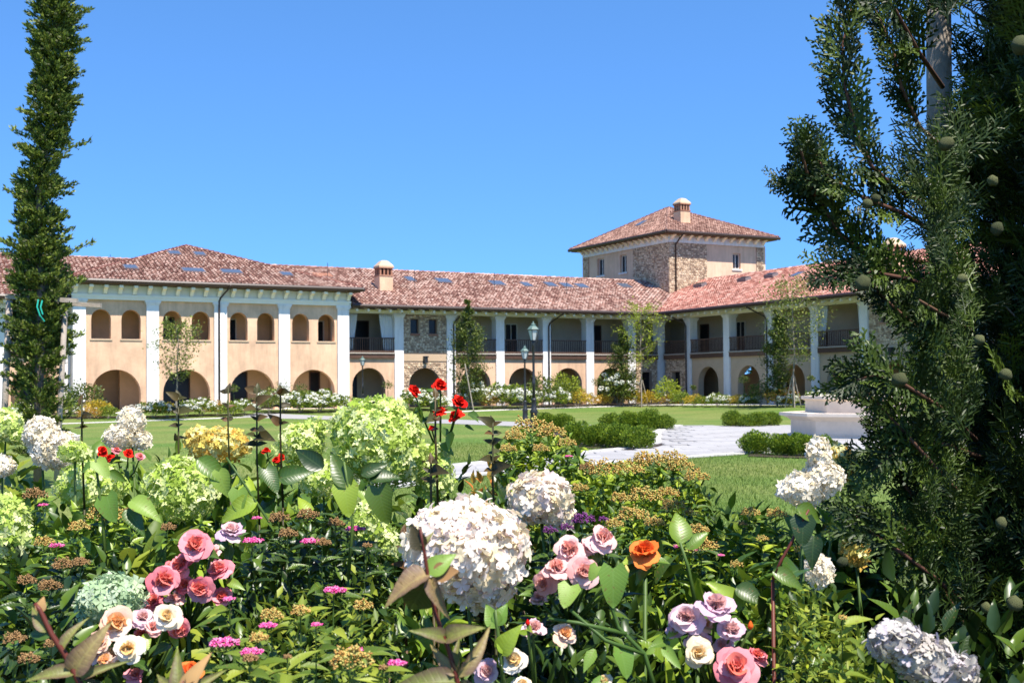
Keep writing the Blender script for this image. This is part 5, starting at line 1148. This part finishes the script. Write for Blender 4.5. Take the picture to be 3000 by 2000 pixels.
spirea('rusty spirea tufts between the lime hydrangeas at the left', [(78, 1142, 36, 'brownc'), (98, 1160, 12, 'magenta'), (240, 1190, 40, 'tan'), (180, 1215, 24, 'tan'), (300, 1180, 26, 'brownc'), (130, 1254, 18, 'magenta'), (100, 1250, 22, 'tan'), (385, 1215, 24, 'brownc')], 2.75, nleaf=1700, lsize=.045, ext=(40, 420, 1170, 1330), leafm_='big')
spirea('dusky purple spirea beside the creamy white hydrangea', [(1338, 1198, 26, 'purple'), (1300, 1215, 16, 'purple'), (1262, 1222, 18, 'purple'), (1385, 1195, 12, 'purple')], 2.3, nleaf=500, lsize=.04, ext=(1230, 1420, 1210, 1330), leafm_='shade')
spirea('pink tufted spirea behind the near cypress', [(2125, 1130, 22, 'magenta'), (2140, 1045, 10, 'magenta'), (2100, 1300, 10, 'magenta')], 3.2, nleaf=900, lsize=.045, ext=(2040, 2260, 1150, 1400))
spirea('fresh lime leaved spirea shoots at the bottom right', [(1935, 1420, 10, 'tan')], 1.9, nleaf=1500, lsize=.026, ext=(1800, 2010, 1370, 1600), leafm_='bedgreen')

# ---- filler shrubs between the flowering plants
def filler(x, ytop, wpx, Y, m, size, n, label, hfrac=.8, nobj=34, tpl=T_MED, cat='shrub', name='leafy_shrub'):
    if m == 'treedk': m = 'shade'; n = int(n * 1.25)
    k = Y / 2744; rx = wpx * k / 2; t = P(x, ytop, Y); rz = max(.12, (t.z - BEDZ) / 2); base = Vector((t.x, t.y, BEDZ)); r = empty(name, base, label, cat)
    V, F, T = leaf_cloud(n, (rx, rx * .9, rz), tpl, size, .45, .42, -.9, .14, x % 9, (0, 0, rz)); link('foliage', np_mesh('foliage', V, F, T, True), M[m], r)['kind'] = 'stuff'
    d, _ = shell_pts(nobj, .3, -.1); shape = 'big' if m in ('big', 'bindweed') else 'med'
    for q in d[:nobj]:
        q = np.array([q[0], -abs(q[1]), q[2]]); p = base + Vector(q * np.array([rx, rx * .9, rz]) * .98) + Vector((0, 0, rz)); dd = Vector(q + RN.normal(0, .5, 3) + np.array([0, 0, .1])).normalized()
        leaf_obj(r, shape, m, p, p + dd * size * random.uniform(.8, 1.25), 1.0, Vector(q) + Vector((0, -.2, .7)))
    stems_mesh(r, .05, [base + Vector((random.uniform(-.6, .6) * rx, random.uniform(-.6, .6) * rx, rz * 1.5)) for _ in range(8)], .006, 5, 'bark_d')
fl = [(-30, 1045, 300, 4.2, 'bedgreen', .09, 'bright long leaved shrub at the left edge behind the white head'), (150, 1075, 280, 4.4, 'big', .08, 'green shrub behind the small yellow green head'), (330, 1055, 260, 4.2, 'small', .06, 'shrub under the pointed white hydrangea'),
      (500, 1075, 280, 4.3, 'big', .09, 'green shrub behind the ochre tinged head'), (640, 1080, 260, 4.4, 'big', .09, 'shrub at the lawn edge between two lime heads'), (800, 1110, 300, 4.2, 'big', .08, 'shrub behind the biggest lime head'), (1010, 1080, 240, 4.4, 'shade', .06, 'dark shrub behind the tall red roses'), (1130, 1085, 200, 4.3, 'bedora', .05, 'orange tinged low shrub left of the creamy white head'),
      (1330, 1150, 300, 4.3, 'small', .06, 'green shrub below the broad tan spirea'), (1500, 1190, 300, 4.2, 'small', .06, 'green shrub under the middle of the broad tan spirea'),
      (60, 1190, 280, 3.3, 'bedgreen', .09, 'shrub beside the cut off lime head'), (330, 1190, 280, 3.2, 'big', .10, 'large leaved hydrangea foliage under the round lime head'), (560, 1140, 260, 3.3, 'big', .11, 'large leaved foliage right of the round lime head'), (740, 1160, 240, 3.3, 'big', .10, 'dark large leaves under the shaded lime head'), (940, 1150, 240, 3.3, 'big', .08, 'dark foliage under the biggest lime head'), (1150, 1130, 200, 3.4, 'shade', .06, 'dark twiggy foliage between the two white heads'),
      (1760, 1235, 240, 3.4, 'small', .06, 'shrub at the right rim of the lawn view'), (1900, 1150, 240, 3.4, 'big', .08, 'foliage behind the leaning white hydrangea'), (2060, 1180, 260, 3.4, 'shade', .07, 'dark foliage under the near cypress, left part'), (2250, 1200, 300, 3.4, 'shade', .07, 'dark foliage under the near cypress, right part'),
      (120, 1270, 340, 2.6, 'shade', .08, 'shaded shrub over the brown tufts'), (330, 1260, 280, 2.6, 'bedgreen', .08, 'shaded green shrub left of the coral roses'), (620, 1290, 330, 2.7, 'shade', .05, 'dark hollow shrub right of the coral roses'), (840, 1310, 300, 2.7, 'shade', .05, 'dark shrub below the magenta tufts'), (1290, 1330, 300, 2.4, 'shade', .08, 'dark foliage behind the pale pink roses'),
      (1480, 1290, 300, 2.6, 'shade', .07, 'dark foliage beneath the orange rose'), (1700, 1310, 300, 2.6, 'big', .08, 'large leaved dark foliage behind the lilac roses'), (1900, 1360, 300, 2.5, 'shade', .07, 'dark foliage beneath the red brown twig'), (2100, 1370, 300, 2.4, 'shade', .07, 'dark foliage above the greyish lilac head'), (2300, 1400, 300, 2.3, 'shade', .07, 'dark foliage in the bottom right corner'),
      (60, 1420, 360, 2.0, 'shade', .05, 'shaded foliage in the bottom left corner'), (330, 1480, 300, 2.0, 'shade', .05, 'dark foliage beneath the peach roses'), (700, 1450, 460, 2.15, 'shade', .035, 'dark fine leaved shrub at the bottom, left of centre'), (1020, 1430, 300, 2.1, 'big', .05, 'dark foliage below the largest white hydrangea'), (1280, 1480, 320, 2.05, 'shade', .06, 'dark foliage among the faded roses'), (1480, 1440, 300, 2.2, 'big', .06, 'dark foliage left of the lilac roses'), (1760, 1470, 280, 2.15, 'shade', .06, 'dark foliage right of the coral bloom'), (1950, 1480, 260, 1.95, 'bedgreen', .03, 'bright small leaved shrub left of the lilac head')]
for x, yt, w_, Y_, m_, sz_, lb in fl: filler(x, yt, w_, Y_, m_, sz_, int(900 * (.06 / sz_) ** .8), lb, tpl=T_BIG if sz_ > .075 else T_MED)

# ---- bindweed and single large leaves
def leafy(name, label, cat, Y, stem, leaves, sm='gstem', rad=.004):
    """stem: list of px polylines; leaves: (shape, mat, x0, y0, x1, y1, width, dY)"""
    b0 = P(stem[0][0][0], stem[0][0][1], Y); base = Vector((b0.x, b0.y, BEDZ)); r = empty(name, base, label, cat); mb = MB(base)
    for pl_ in stem: mb.tube([base + (P(*pl_[0], Y) - base) * .0] * 0 + [P(x, y, Y) for x, y in pl_], [rad * (1 - .5 * i / len(pl_)) for i in range(len(pl_))], 6)
    p0 = P(*stem[0][0], Y); mb.tube([base, p0], [rad * 1.1, rad], 6)
    mb.build('stem', M[sm], r, True)
    for (sh, m, x0, y0, x1, y1, w_, dY, *up) in leaves: leafpx(r, sh, m, x0, y0, x1, y1, Y, w_, dY, up[0] if up else (0, -1, .6))
    return r
leafy('bindweed_plant', 'climbing bindweed with pale heart shaped leaves among the pale pink roses', 'climbing plant', 1.85, [[(1510, 1600), (1480, 1500), (1420, 1440), (1400, 1380), (1395, 1300)], [(1480, 1500), (1390, 1470), (1310, 1400)], [(1440, 1455), (1330, 1430), (1260, 1420)]],
      [('heart', 'bindweed', 1408, 1305, 1410, 1418, 1.05, .02, (0, -1, .15)), ('heart', 'bindweed', 1310, 1345, 1292, 1402, 1.3, .03, (0, -1, .2)), ('heart', 'bindweed', 1425, 1490, 1452, 1572, 1.2, .02, (0, -1, .2)), ('heart', 'bindweed', 1530, 1492, 1568, 1540, .8, .03), ('med', 'bindweed', 1505, 1490, 1480, 1500, 1.6, .0), ('heart', 'bindweed', 1372, 1300, 1350, 1340, 1.2, .01), ('med', 'bindweed', 1366, 1490, 1340, 1540, 1.2, .02), ('med', 'bindweed', 1395, 1560, 1350, 1580, 1.4, .02)])
leafy('bindweed_plant', 'two pale rounded leaves on a thin stalk below the largest white hydrangea', 'climbing plant', 1.85, [[(1160, 1600), (1150, 1500), (1142, 1440), (1138, 1400)]], [('big', 'bindweed', 1142, 1440, 1116, 1388, 1.4, .0, (0, -1, .1)), ('big', 'bindweed', 1142, 1435, 1160, 1385, 1.4, .0, (0, -1, .1)), ('big', 'big', 1150, 1500, 1185, 1440, 1.2, .02), ('big', 'big', 1160, 1500, 1148, 1450, 1.4, .0)])
leafy('hydrangea_shoot', 'broad bright leaf hanging on a stalk in front of the wide lime head', 'leafy shoot', 2.6, [[(245, 1330), (235, 1180), (222, 1080), (218, 1040)]], [('heart', 'bindweed', 222, 1060, 256, 1102, 1.1, .02), ('big', 'bindweed', 215, 1065, 180, 1082, 1.0, .0), ('heart', 'bindweed', 246, 1140, 262, 1212, 1.25, .03, (0, -1, .3)), ('big', 'big', 250, 1082, 290, 1105, 1.0, .0), ('big', 'bindweed', 300, 1150, 365, 1180, 1.1, .03), ('big', 'big', 290, 1170, 330, 1220, 1.1, .03), ('big', 'big', 190, 1180, 160, 1215, 1.2, .0)])
leafy('hydrangea_shoot', 'large green leaves between the round lime head and the shaded one', 'leafy shoot', 2.6, [[(640, 1330), (620, 1200), (560, 1110), (520, 1050)]], [('big', 'big', 455, 1055, 525, 1105, 1.0, .02), ('big', 'bindweed', 500, 1075, 520, 1140, 1.3, .02, (0, -1, .2)), ('heart', 'big', 610, 1078, 645, 1140, 1.1, .03), ('heart', 'bindweed', 548, 1125, 548, 1190, 1.2, .02, (0, -1, .2)), ('big', 'big', 590, 1150, 500, 1190, 1.0, .03), ('big', 'big', 560, 1190, 520, 1250, 1.1, .02), ('big', 'big', 640, 1100, 720, 1075, 1.1, .0)])
leafy('hydrangea_shoot', 'dark pointed leaves crossing the front of the biggest lime head', 'leafy shoot', 2.35, [[(800, 1330), (810, 1200), (800, 1120), (790, 1060)]], [('big', 'treedk', 742, 1075, 675, 1028, 1.1, .0), ('big', 'treedk', 800, 1120, 758, 1035, 1.0, .0, (0, -1, .1)), ('heart', 'big', 790, 1110, 806, 1205, 1.1, .02, (0, -1, .2)), ('big', 'treedk', 850, 1100, 920, 1085, 1.1, .0), ('heart', 'treedk', 870, 1120, 890, 1225, 1.0, .02, (0, -1, .2)), ('big', 'treedk', 830, 1090, 890, 1060, 1.0, .0)])
leafy('hydrangea_shoot', 'ribbed bluish green leaf standing above the orange rose', 'leafy shoot', 2.2, [[(1600, 1400), (1580, 1300), (1562, 1245)]], [('big', 'big', 1562, 1248, 1560, 1168, 1.35, -.02, (0, -1, .1)), ('big', 'big', 1580, 1260, 1625, 1215, 1.1, .0), ('big', 'big', 1700, 1400, 1640, 1330, 1.0, .02), ('big', 'treedk', 1690, 1350, 1760, 1380, 1.2, .03), ('big', 'treedk', 1870, 1230, 1862, 1300, 1.2, .03, (0, -1, .2))])
leafy('leafy_twig', 'bare red brown twig with a few dark leaves left of the near cypress', 'twig', 2.0, [[(1775, 1330), (1795, 1285), (1815, 1250), (1838, 1205), (1858, 1170)]], [('big', 'treedk', 1775, 1312, 1850, 1345, 1.0, .02), ('heart', 'treedk', 1845, 1190, 1842, 1268, 1.3, .02, (0, -1, .2)), ('big', 'treedk', 1830, 1165, 1895, 1195, 1.2, 0)], 'rstem', .003)

# dark stems with wine coloured leaves standing against the lawn
def dark_stem(x, y0, y1, Y, label, sp=22, w_=34):
    w_ *= .8
    lv = []; y = y1 + 12; i = 0
    while y < y0 - 10:
        s_ = 1 if i % 2 else -1; L = w_ * random.uniform(.6, 1.05); lv.append(('big', 'darkl', x, y, x + s_ * L, y - L * random.uniform(.2, .9), 1.15, random.uniform(-.03, .05)))
        lv.append(('med', 'darkl', x, y, x - s_ * L * .7, y - L * random.uniform(.1, .8), 1.2, random.uniform(-.03, .05))); y += sp * random.uniform(.7, 1.25); i += 1
    lv.append(('big', 'darkl', x, y1 + 14, x + random.uniform(-6, 6), y1 - 12, 1.2, 0)); leafy('wine_leaved_shoot', label, 'leafy shoot', Y, [[(x + 6, y0 + 160), (x, y0), (x, y1)]], lv, 'darkl', .003)
dark_stem(188, 1010, 915, 2.9, 'dark shoot between the large conical white head and the pointed one', 34, 22); dark_stem(410, 1030, 905, 2.9, 'dark shoot in front of the slim tree trunk', 26, 34); dark_stem(524, 985, 890, 3.0, 'dark shoot standing behind the ochre tinged head', 34, 26)
dark_stem(590, 1045, 890, 2.8, 'tallest dark shoot, branching before the third pavilion arch', 20, 38); dark_stem(644, 1005, 893, 2.9, 'dark shoot just right of the tallest one', 32, 34); dark_stem(1132, 1110, 965, 2.5, 'dark budded shoot right of the red roses', 22, 34); dark_stem(990, 1140, 1050, 2.3, 'dark shoot in front of the narrow lime head', 20, 34)
dark_stem(1000, 1000, 900, 2.6, 'dark stem rising among the red roses', 26, 20); dark_stem(928, 1330, 1215, 2.2, 'dark bud stalk against the lime head left of the white one', 40, 24)

# blushed near shoots, out of focus
leafy('blushed_shoot', 'out of focus red stemmed shoot with blushed leaves in front of the largest white hydrangea', 'leafy shoot', 1.25, [[(1062, 1640), (1050, 1560), (1030, 1490), (1000, 1410), (984, 1330), (972, 1250), (966, 1215)]],
      [('curl', 'blush', 984, 1318, 872, 1352, 1.9, .03, (0, -.7, 1)), ('big', 'bindweed', 984, 1316, 1042, 1268, 1.3, .0), ('curl', 'blush', 990, 1325, 1012, 1418, 1.3, .03, (0, -1, .1)), ('big', 'treedk', 984, 1325, 935, 1425, 1.4, -.02, (0, -1, .1)), ('big', 'brownc', 995, 1320, 1052, 1305, 1.6, .0), ('big', 'darkl', 972, 1262, 940, 1205, 1.3, .0, (0, -1, .1)), ('curl', 'blush', 972, 1258, 990, 1212, 1.4, .0, (0, -1, .1)),
       ('curl', 'blush', 1022, 1465, 968, 1440, 1.5, .03), ('curl', 'blush', 1024, 1466, 1084, 1428, 1.6, .03), ('curl', 'blush', 1050, 1548, 975, 1478, 1.1, .0, (0, -1, .2)), ('curl', 'blush', 1054, 1550, 1150, 1440, .9, .0, (0, -1, .2)), ('curl', 'blush', 1052, 1545, 1038, 1455, 1.0, .0, (0, -1, .2)), ('curl', 'blush', 1050, 1566, 885, 1545, 1.1, .03), ('curl', 'blush', 1058, 1570, 1120, 1600, 1.2, .03)], 'rstem', .003)
leafy('blushed_shoot', 'out of focus red stemmed shoot with blushed leaves at the bottom left', 'leafy shoot', 1.3, [[(220, 1640), (185, 1570), (148, 1500), (118, 1455), (92, 1400), (80, 1385)]],
      [('curl', 'blush', 108, 1450, 62, 1382, 1.5, .0, (0, -1, .1)), ('big', 'big', 118, 1458, 58, 1450, 1.1, .0), ('curl', 'blush', 145, 1492, 178, 1405, 1.1, .0, (0, -1, .1)), ('curl', 'blush', 168, 1545, 228, 1440, 1.6, .02, (0, -1, .2)), ('curl', 'blush', 170, 1545, 62, 1538, 1.3, .03), ('big', 'brownc', 92, 1405, 98, 1370, 1.4, .0), ('curl', 'blush', 180, 1562, 290, 1500, .7, .0), ('big', 'bindweed', 190, 1600, 150, 1540, 1.3, .0), ('curl', 'blush', 165, 1540, 150, 1490, .9, .0)], 'rstem', .0042)
leafy('blushed_shoot', 'blushed leaf tips rising at the bottom edge under the apricot rose', 'leafy shoot', 1.25, [[(400, 1680), (410, 1600), (420, 1560)]], [('curl', 'blush', 412, 1600, 400, 1480, 1.2, .0, (0, -1, .1)), ('curl', 'blush', 412, 1600, 345, 1540, 1.4, .0), ('curl', 'blush', 412, 1600, 520, 1530, .8, .0), ('big', 'brownc', 420, 1600, 470, 1500, .7, 0)], 'rstem', .004)

# ------------------------------------------------------------------ near cypress on the right
def ribbon(V, F, p, d, L, w_, nn):
    s_ = np.cross(d, nn); s_ = s_ / np.linalg.norm(s_) * w_; b = len(V); V += [p - s_, p + s_, p + d * L * .6 + s_ * .9, p + d * L, p + d * L * .6 - s_ * .9]; F += [(b, b + 1, b + 2), (b, b + 2, b + 4), (b + 4, b + 2, b + 3)]
def spray_tpl(seed, sparse=False):
    rg = np.random.default_rng(seed); V = []; F = []; nn = np.array([0, 0, 1.0])
    L = 1.0; ribbon(V, F, np.zeros(3), np.array([0, 1.0, 0]), L, .024 if sparse else .012, nn)
    N_ = 11 if sparse else 15
    for i in range(N_):
        y = .10 + .88 * i / N_; s_ = 1 if i % 2 else -1; l2 = (.44 * (1 - .75 * y) + .06) * rg.uniform(.75, 1.15); an = rg.uniform(.55, .85) * s_; zz = rg.normal(0, .12)
        d2 = np.array([math.sin(an), math.cos(an), zz]); d2 /= np.linalg.norm(d2); p2 = np.array([0, y * L, 0]); ribbon(V, F, p2, d2, l2, .022 if sparse else .011, nn + rg.normal(0, .5, 3)); k = int(2 + l2 * (10 if sparse else 18))
        for j in range(k):
            t = (j + .7) / (k + .4); a3 = an + (1 if j % 2 else -1) * rg.uniform(.5, .8); d3 = np.array([math.sin(a3), math.cos(a3), zz + rg.normal(0, .25)]); d3 /= np.linalg.norm(d3)
            ribbon(V, F, p2 + d2 * l2 * t, d3, ((.11 if sparse else .14) * (1 - .6 * t) + .02) * rg.uniform(.8, 1.2), .024 if sparse else .012, nn + rg.normal(0, .7, 3))
    return np.array(V), np.array(F)
SPR = [spray_tpl(i) for i in range(5)]; SPS = [spray_tpl(i + 9, True) for i in range(5)]
AX = (1.575, 2.95); NB = Vector((AX[0], AX[1], BEDZ)); nc = empty('cypress_tree', NB, 'near cypress filling the right edge, with feathery twigs and round cones', 'tree')
mb = MB(NB); mb.tube([NB + Vector((.03 * math.sin(i), .02 * math.cos(i), i * .55 - .1)) for i in range(11)], [.06 - .005 * i for i in range(11)], 10); mb.build('trunk', M['bark_d'], nc, True)
mb = MB(P(2160, 900, 2.7)); pt = P(2172, 1000, 3.02); mb.tube([Vector((pt.x + .01, pt.y, BEDZ - .2)), pt, P(2158, 300, 3.0), P(2155, -60, 3.0)], [.032, .032, .031, .03], 12); tag(mb.build('tree_stake', M['bark'], smooth=True), 'thick weathered stake showing through the top of the near cypress', 'stake')
def sprays(pos, dr, size, up, SPR=SPR):
    ps = []; idx = RN.integers(0, len(SPR), len(pos)); R_ = rot_dir(dr, up)
    for k in range(len(SPR)):
        s_ = idx == k
        if s_.any(): ps.append(inst(SPR[k], pos[s_] - np.array(NB), R_[s_], size[s_]))
    return cat3(ps)
BR = [[(2160, 500), (2060, 435), (2000, 380), (1965, 300), (1938, 190), (1935, 100), (1955, 20)], [(2160, 620), (2040, 588), (1960, 582), (1900, 535), (1855, 455), (1822, 425)], [(1900, 535), (1862, 430), (1838, 340)], [(2160, 560), (2050, 490), (1960, 455), (1900, 405), (1870, 350)],
      [(2165, 340), (2110, 290), (2070, 200), (2050, 110), (2010, 20)], [(2165, 200), (2110, 120), (2060, 30), (2030, -20)], [(2165, 690), (2060, 640), (1980, 625), (1890, 630)], [(2170, 860), (2110, 800), (2030, 740), (1975, 690), (1960, 640)], [(2180, 1010), (2090, 930), (2010, 880), (1950, 860), (1905, 872)],
      [(2190, 1180), (2110, 1100), (2040, 1020), (1985, 960), (1930, 900)], [(2190, 1300), (2090, 1200), (2020, 1120), (1985, 1050), (1960, 985)], [(2190, 1420), (2090, 1330), (2010, 1270), (1950, 1230), (1900, 1180)], [(2190, 1050), (2080, 1010), (1995, 1040), (1940, 1080)], [(2190, 1500), (2120, 1380), (2060, 1290), (2010, 1200)], [(2170, 760), (2100, 720), (2050, 690)]]
for bi, pl_ in enumerate(BR):
    pl_ = [(x + (62 if y > 640 else 25 if y > 440 else 0), y) for x, y in pl_]
    Yb = 2.55 + .12 * math.sin(bi * 2.1); pts = [P(x, y, 2.8 + (Yb - 2.8) * min(1, i / 2)) for i, (x, y) in enumerate(pl_)]
    mb = MB(NB); mb.tube(pts, [.006 * (1 - .8 * i / len(pts)) for i in range(len(pts))], 6); b_ = mb.build('branch', M['twigbark'], nc, True); loc = Vector(b_.location)
    pos = []; dr = []; n = int(5.5 * len(pl_))
    for j in range(n):
        f = .22 + .78 * j / n; x = f * (len(pts) - 1); i = min(int(x), len(pts) - 2); p = pts[i].lerp(pts[i + 1], x - i); t = (pts[i + 1] - pts[i]).normalized(); sd = t.cross(Vector((0, -1, 0))).normalized() * (1 if j % 2 else -1)
        pos.append(p); dr.append(t * 1.15 + sd * random.uniform(.35, .8) + Vector((0, random.uniform(-.2, .2), .22)))
    pos.append(pts[-1]); dr.append((pts[-1] - pts[-2]).normalized()); n = len(pos); V, F, T = sprays(np.array(pos), np.array(dr), RN.uniform(.07, .13, n) * np.linspace(1.15, .75, n), np.tile([0, -1.0, .1], (n, 1)), SPS)
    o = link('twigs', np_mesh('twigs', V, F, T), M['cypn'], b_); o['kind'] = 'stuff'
n = 5200; zc = np.concatenate([RN.uniform(.0, 2.5, 4300), RN.uniform(2.4, 4.9, n - 4300)]); th = RN.uniform(0, 2 * math.pi, n); rad = (.47 - .05 * zc) * (.55 + .5 * RN.random(n) ** .6) * (1 + .16 * np.sin(th * 3 + zc * 4) + .12 * np.sin(zc * 9 + th))
pos = np.stack([AX[0] + rad * np.cos(th), AX[1] + rad * np.sin(th), zc + BEDZ], 1); out = np.stack([np.cos(th), np.sin(th), np.zeros(n)], 1)
dr = out * .55 + RN.normal(0, .35, (n, 3)) + np.array([0, 0, .9]); V, F, T = sprays(pos, dr, RN.uniform(.11, .20, n), out + RN.normal(0, .5, (n, 3)))
q_ = [(2178 + random.uniform(-55, 60), random.uniform(360, 1560) if i % 6 else random.uniform(-100, 60), random.uniform(2.6, 2.9)) for i in range(260)]
p3 = np.array([P(*q)[:] for q in q_]); V3, F3, T3 = sprays(p3, RN.normal(0, .35, p3.shape) + np.array([-.25, -.1, .9]), RN.uniform(.09, .16, len(p3)), np.tile([0, -1.0, .1], (len(p3), 1)))
V, F, T = cat3([(V, F, T), (V3, F3, T3)])
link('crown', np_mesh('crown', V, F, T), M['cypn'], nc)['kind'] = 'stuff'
mb = MB(NB)
for i in range(90):
    z_ = random.uniform(.1, 4.4); t_ = random.uniform(0, 6.28); q = NB + Vector((0, 0, z_)); e = q + Vector((math.cos(t_) * .45, math.sin(t_) * .45, .3)); mb.tube([q, q.lerp(e, .5) - Vector((0, 0, .03)), e], [.010, .006, .002], 5)
mb.build('inner_branches', M['bark_d'], nc)
nb2 = nc.copy(); COL.objects.link(nb2); nb2.location = NB + Vector((.93, -1.42, 0)); nb2.rotation_euler.z = 1.9; nb2['label'] = 'unseen cypress added out of view at the right to shade the near cypress'  # unseen tree, added so that its shadow falls on the near cypress
for ch in nc.children:
    if ch.name.split('.')[0] in ('crown', 'trunk', 'inner_branches'): c_ = ch.copy(); COL.objects.link(c_); c_.parent = nb2
first = None
for x, y, rr, Yc in [(1993, 468, 14, 2.5), (2012, 456, 13, 2.52), (2173, 330, 20, 2.4), (2290, 525, 18, 2.35), (2345, 105, 28, 2.2), (2280, 415, 15, 2.4), (1982, 650, 22, 2.4), (2066, 872, 22, 2.35), (2250, 780, 15, 2.4), (2210, 640, 14, 2.4), (2265, 1395, 15, 2.3), (2330, 1385, 22, 2.25), (2310, 860, 17, 2.3), (1935, 1290, 15, 2.4), (2300, 1200, 16, 2.3)]:
    if first is None:
        V = T_ICO2[0].copy(); V *= 1 + .07 * np.sign(np.sin(V[:, :1] * 5) * np.cos(V[:, 2:] * 5)); o = link('cone', np_mesh('cone', V, T_ICO2[1], None, True), M['cone'], nc); first = o
    else: o = first.copy(); COL.objects.link(o)
    c = P(x, y, Yc); k = rr * Yc / 2744 * .8; o.location = c - NB; o.scale = (k, k, k * 1.15); o.rotation_euler = (x, y, rr)
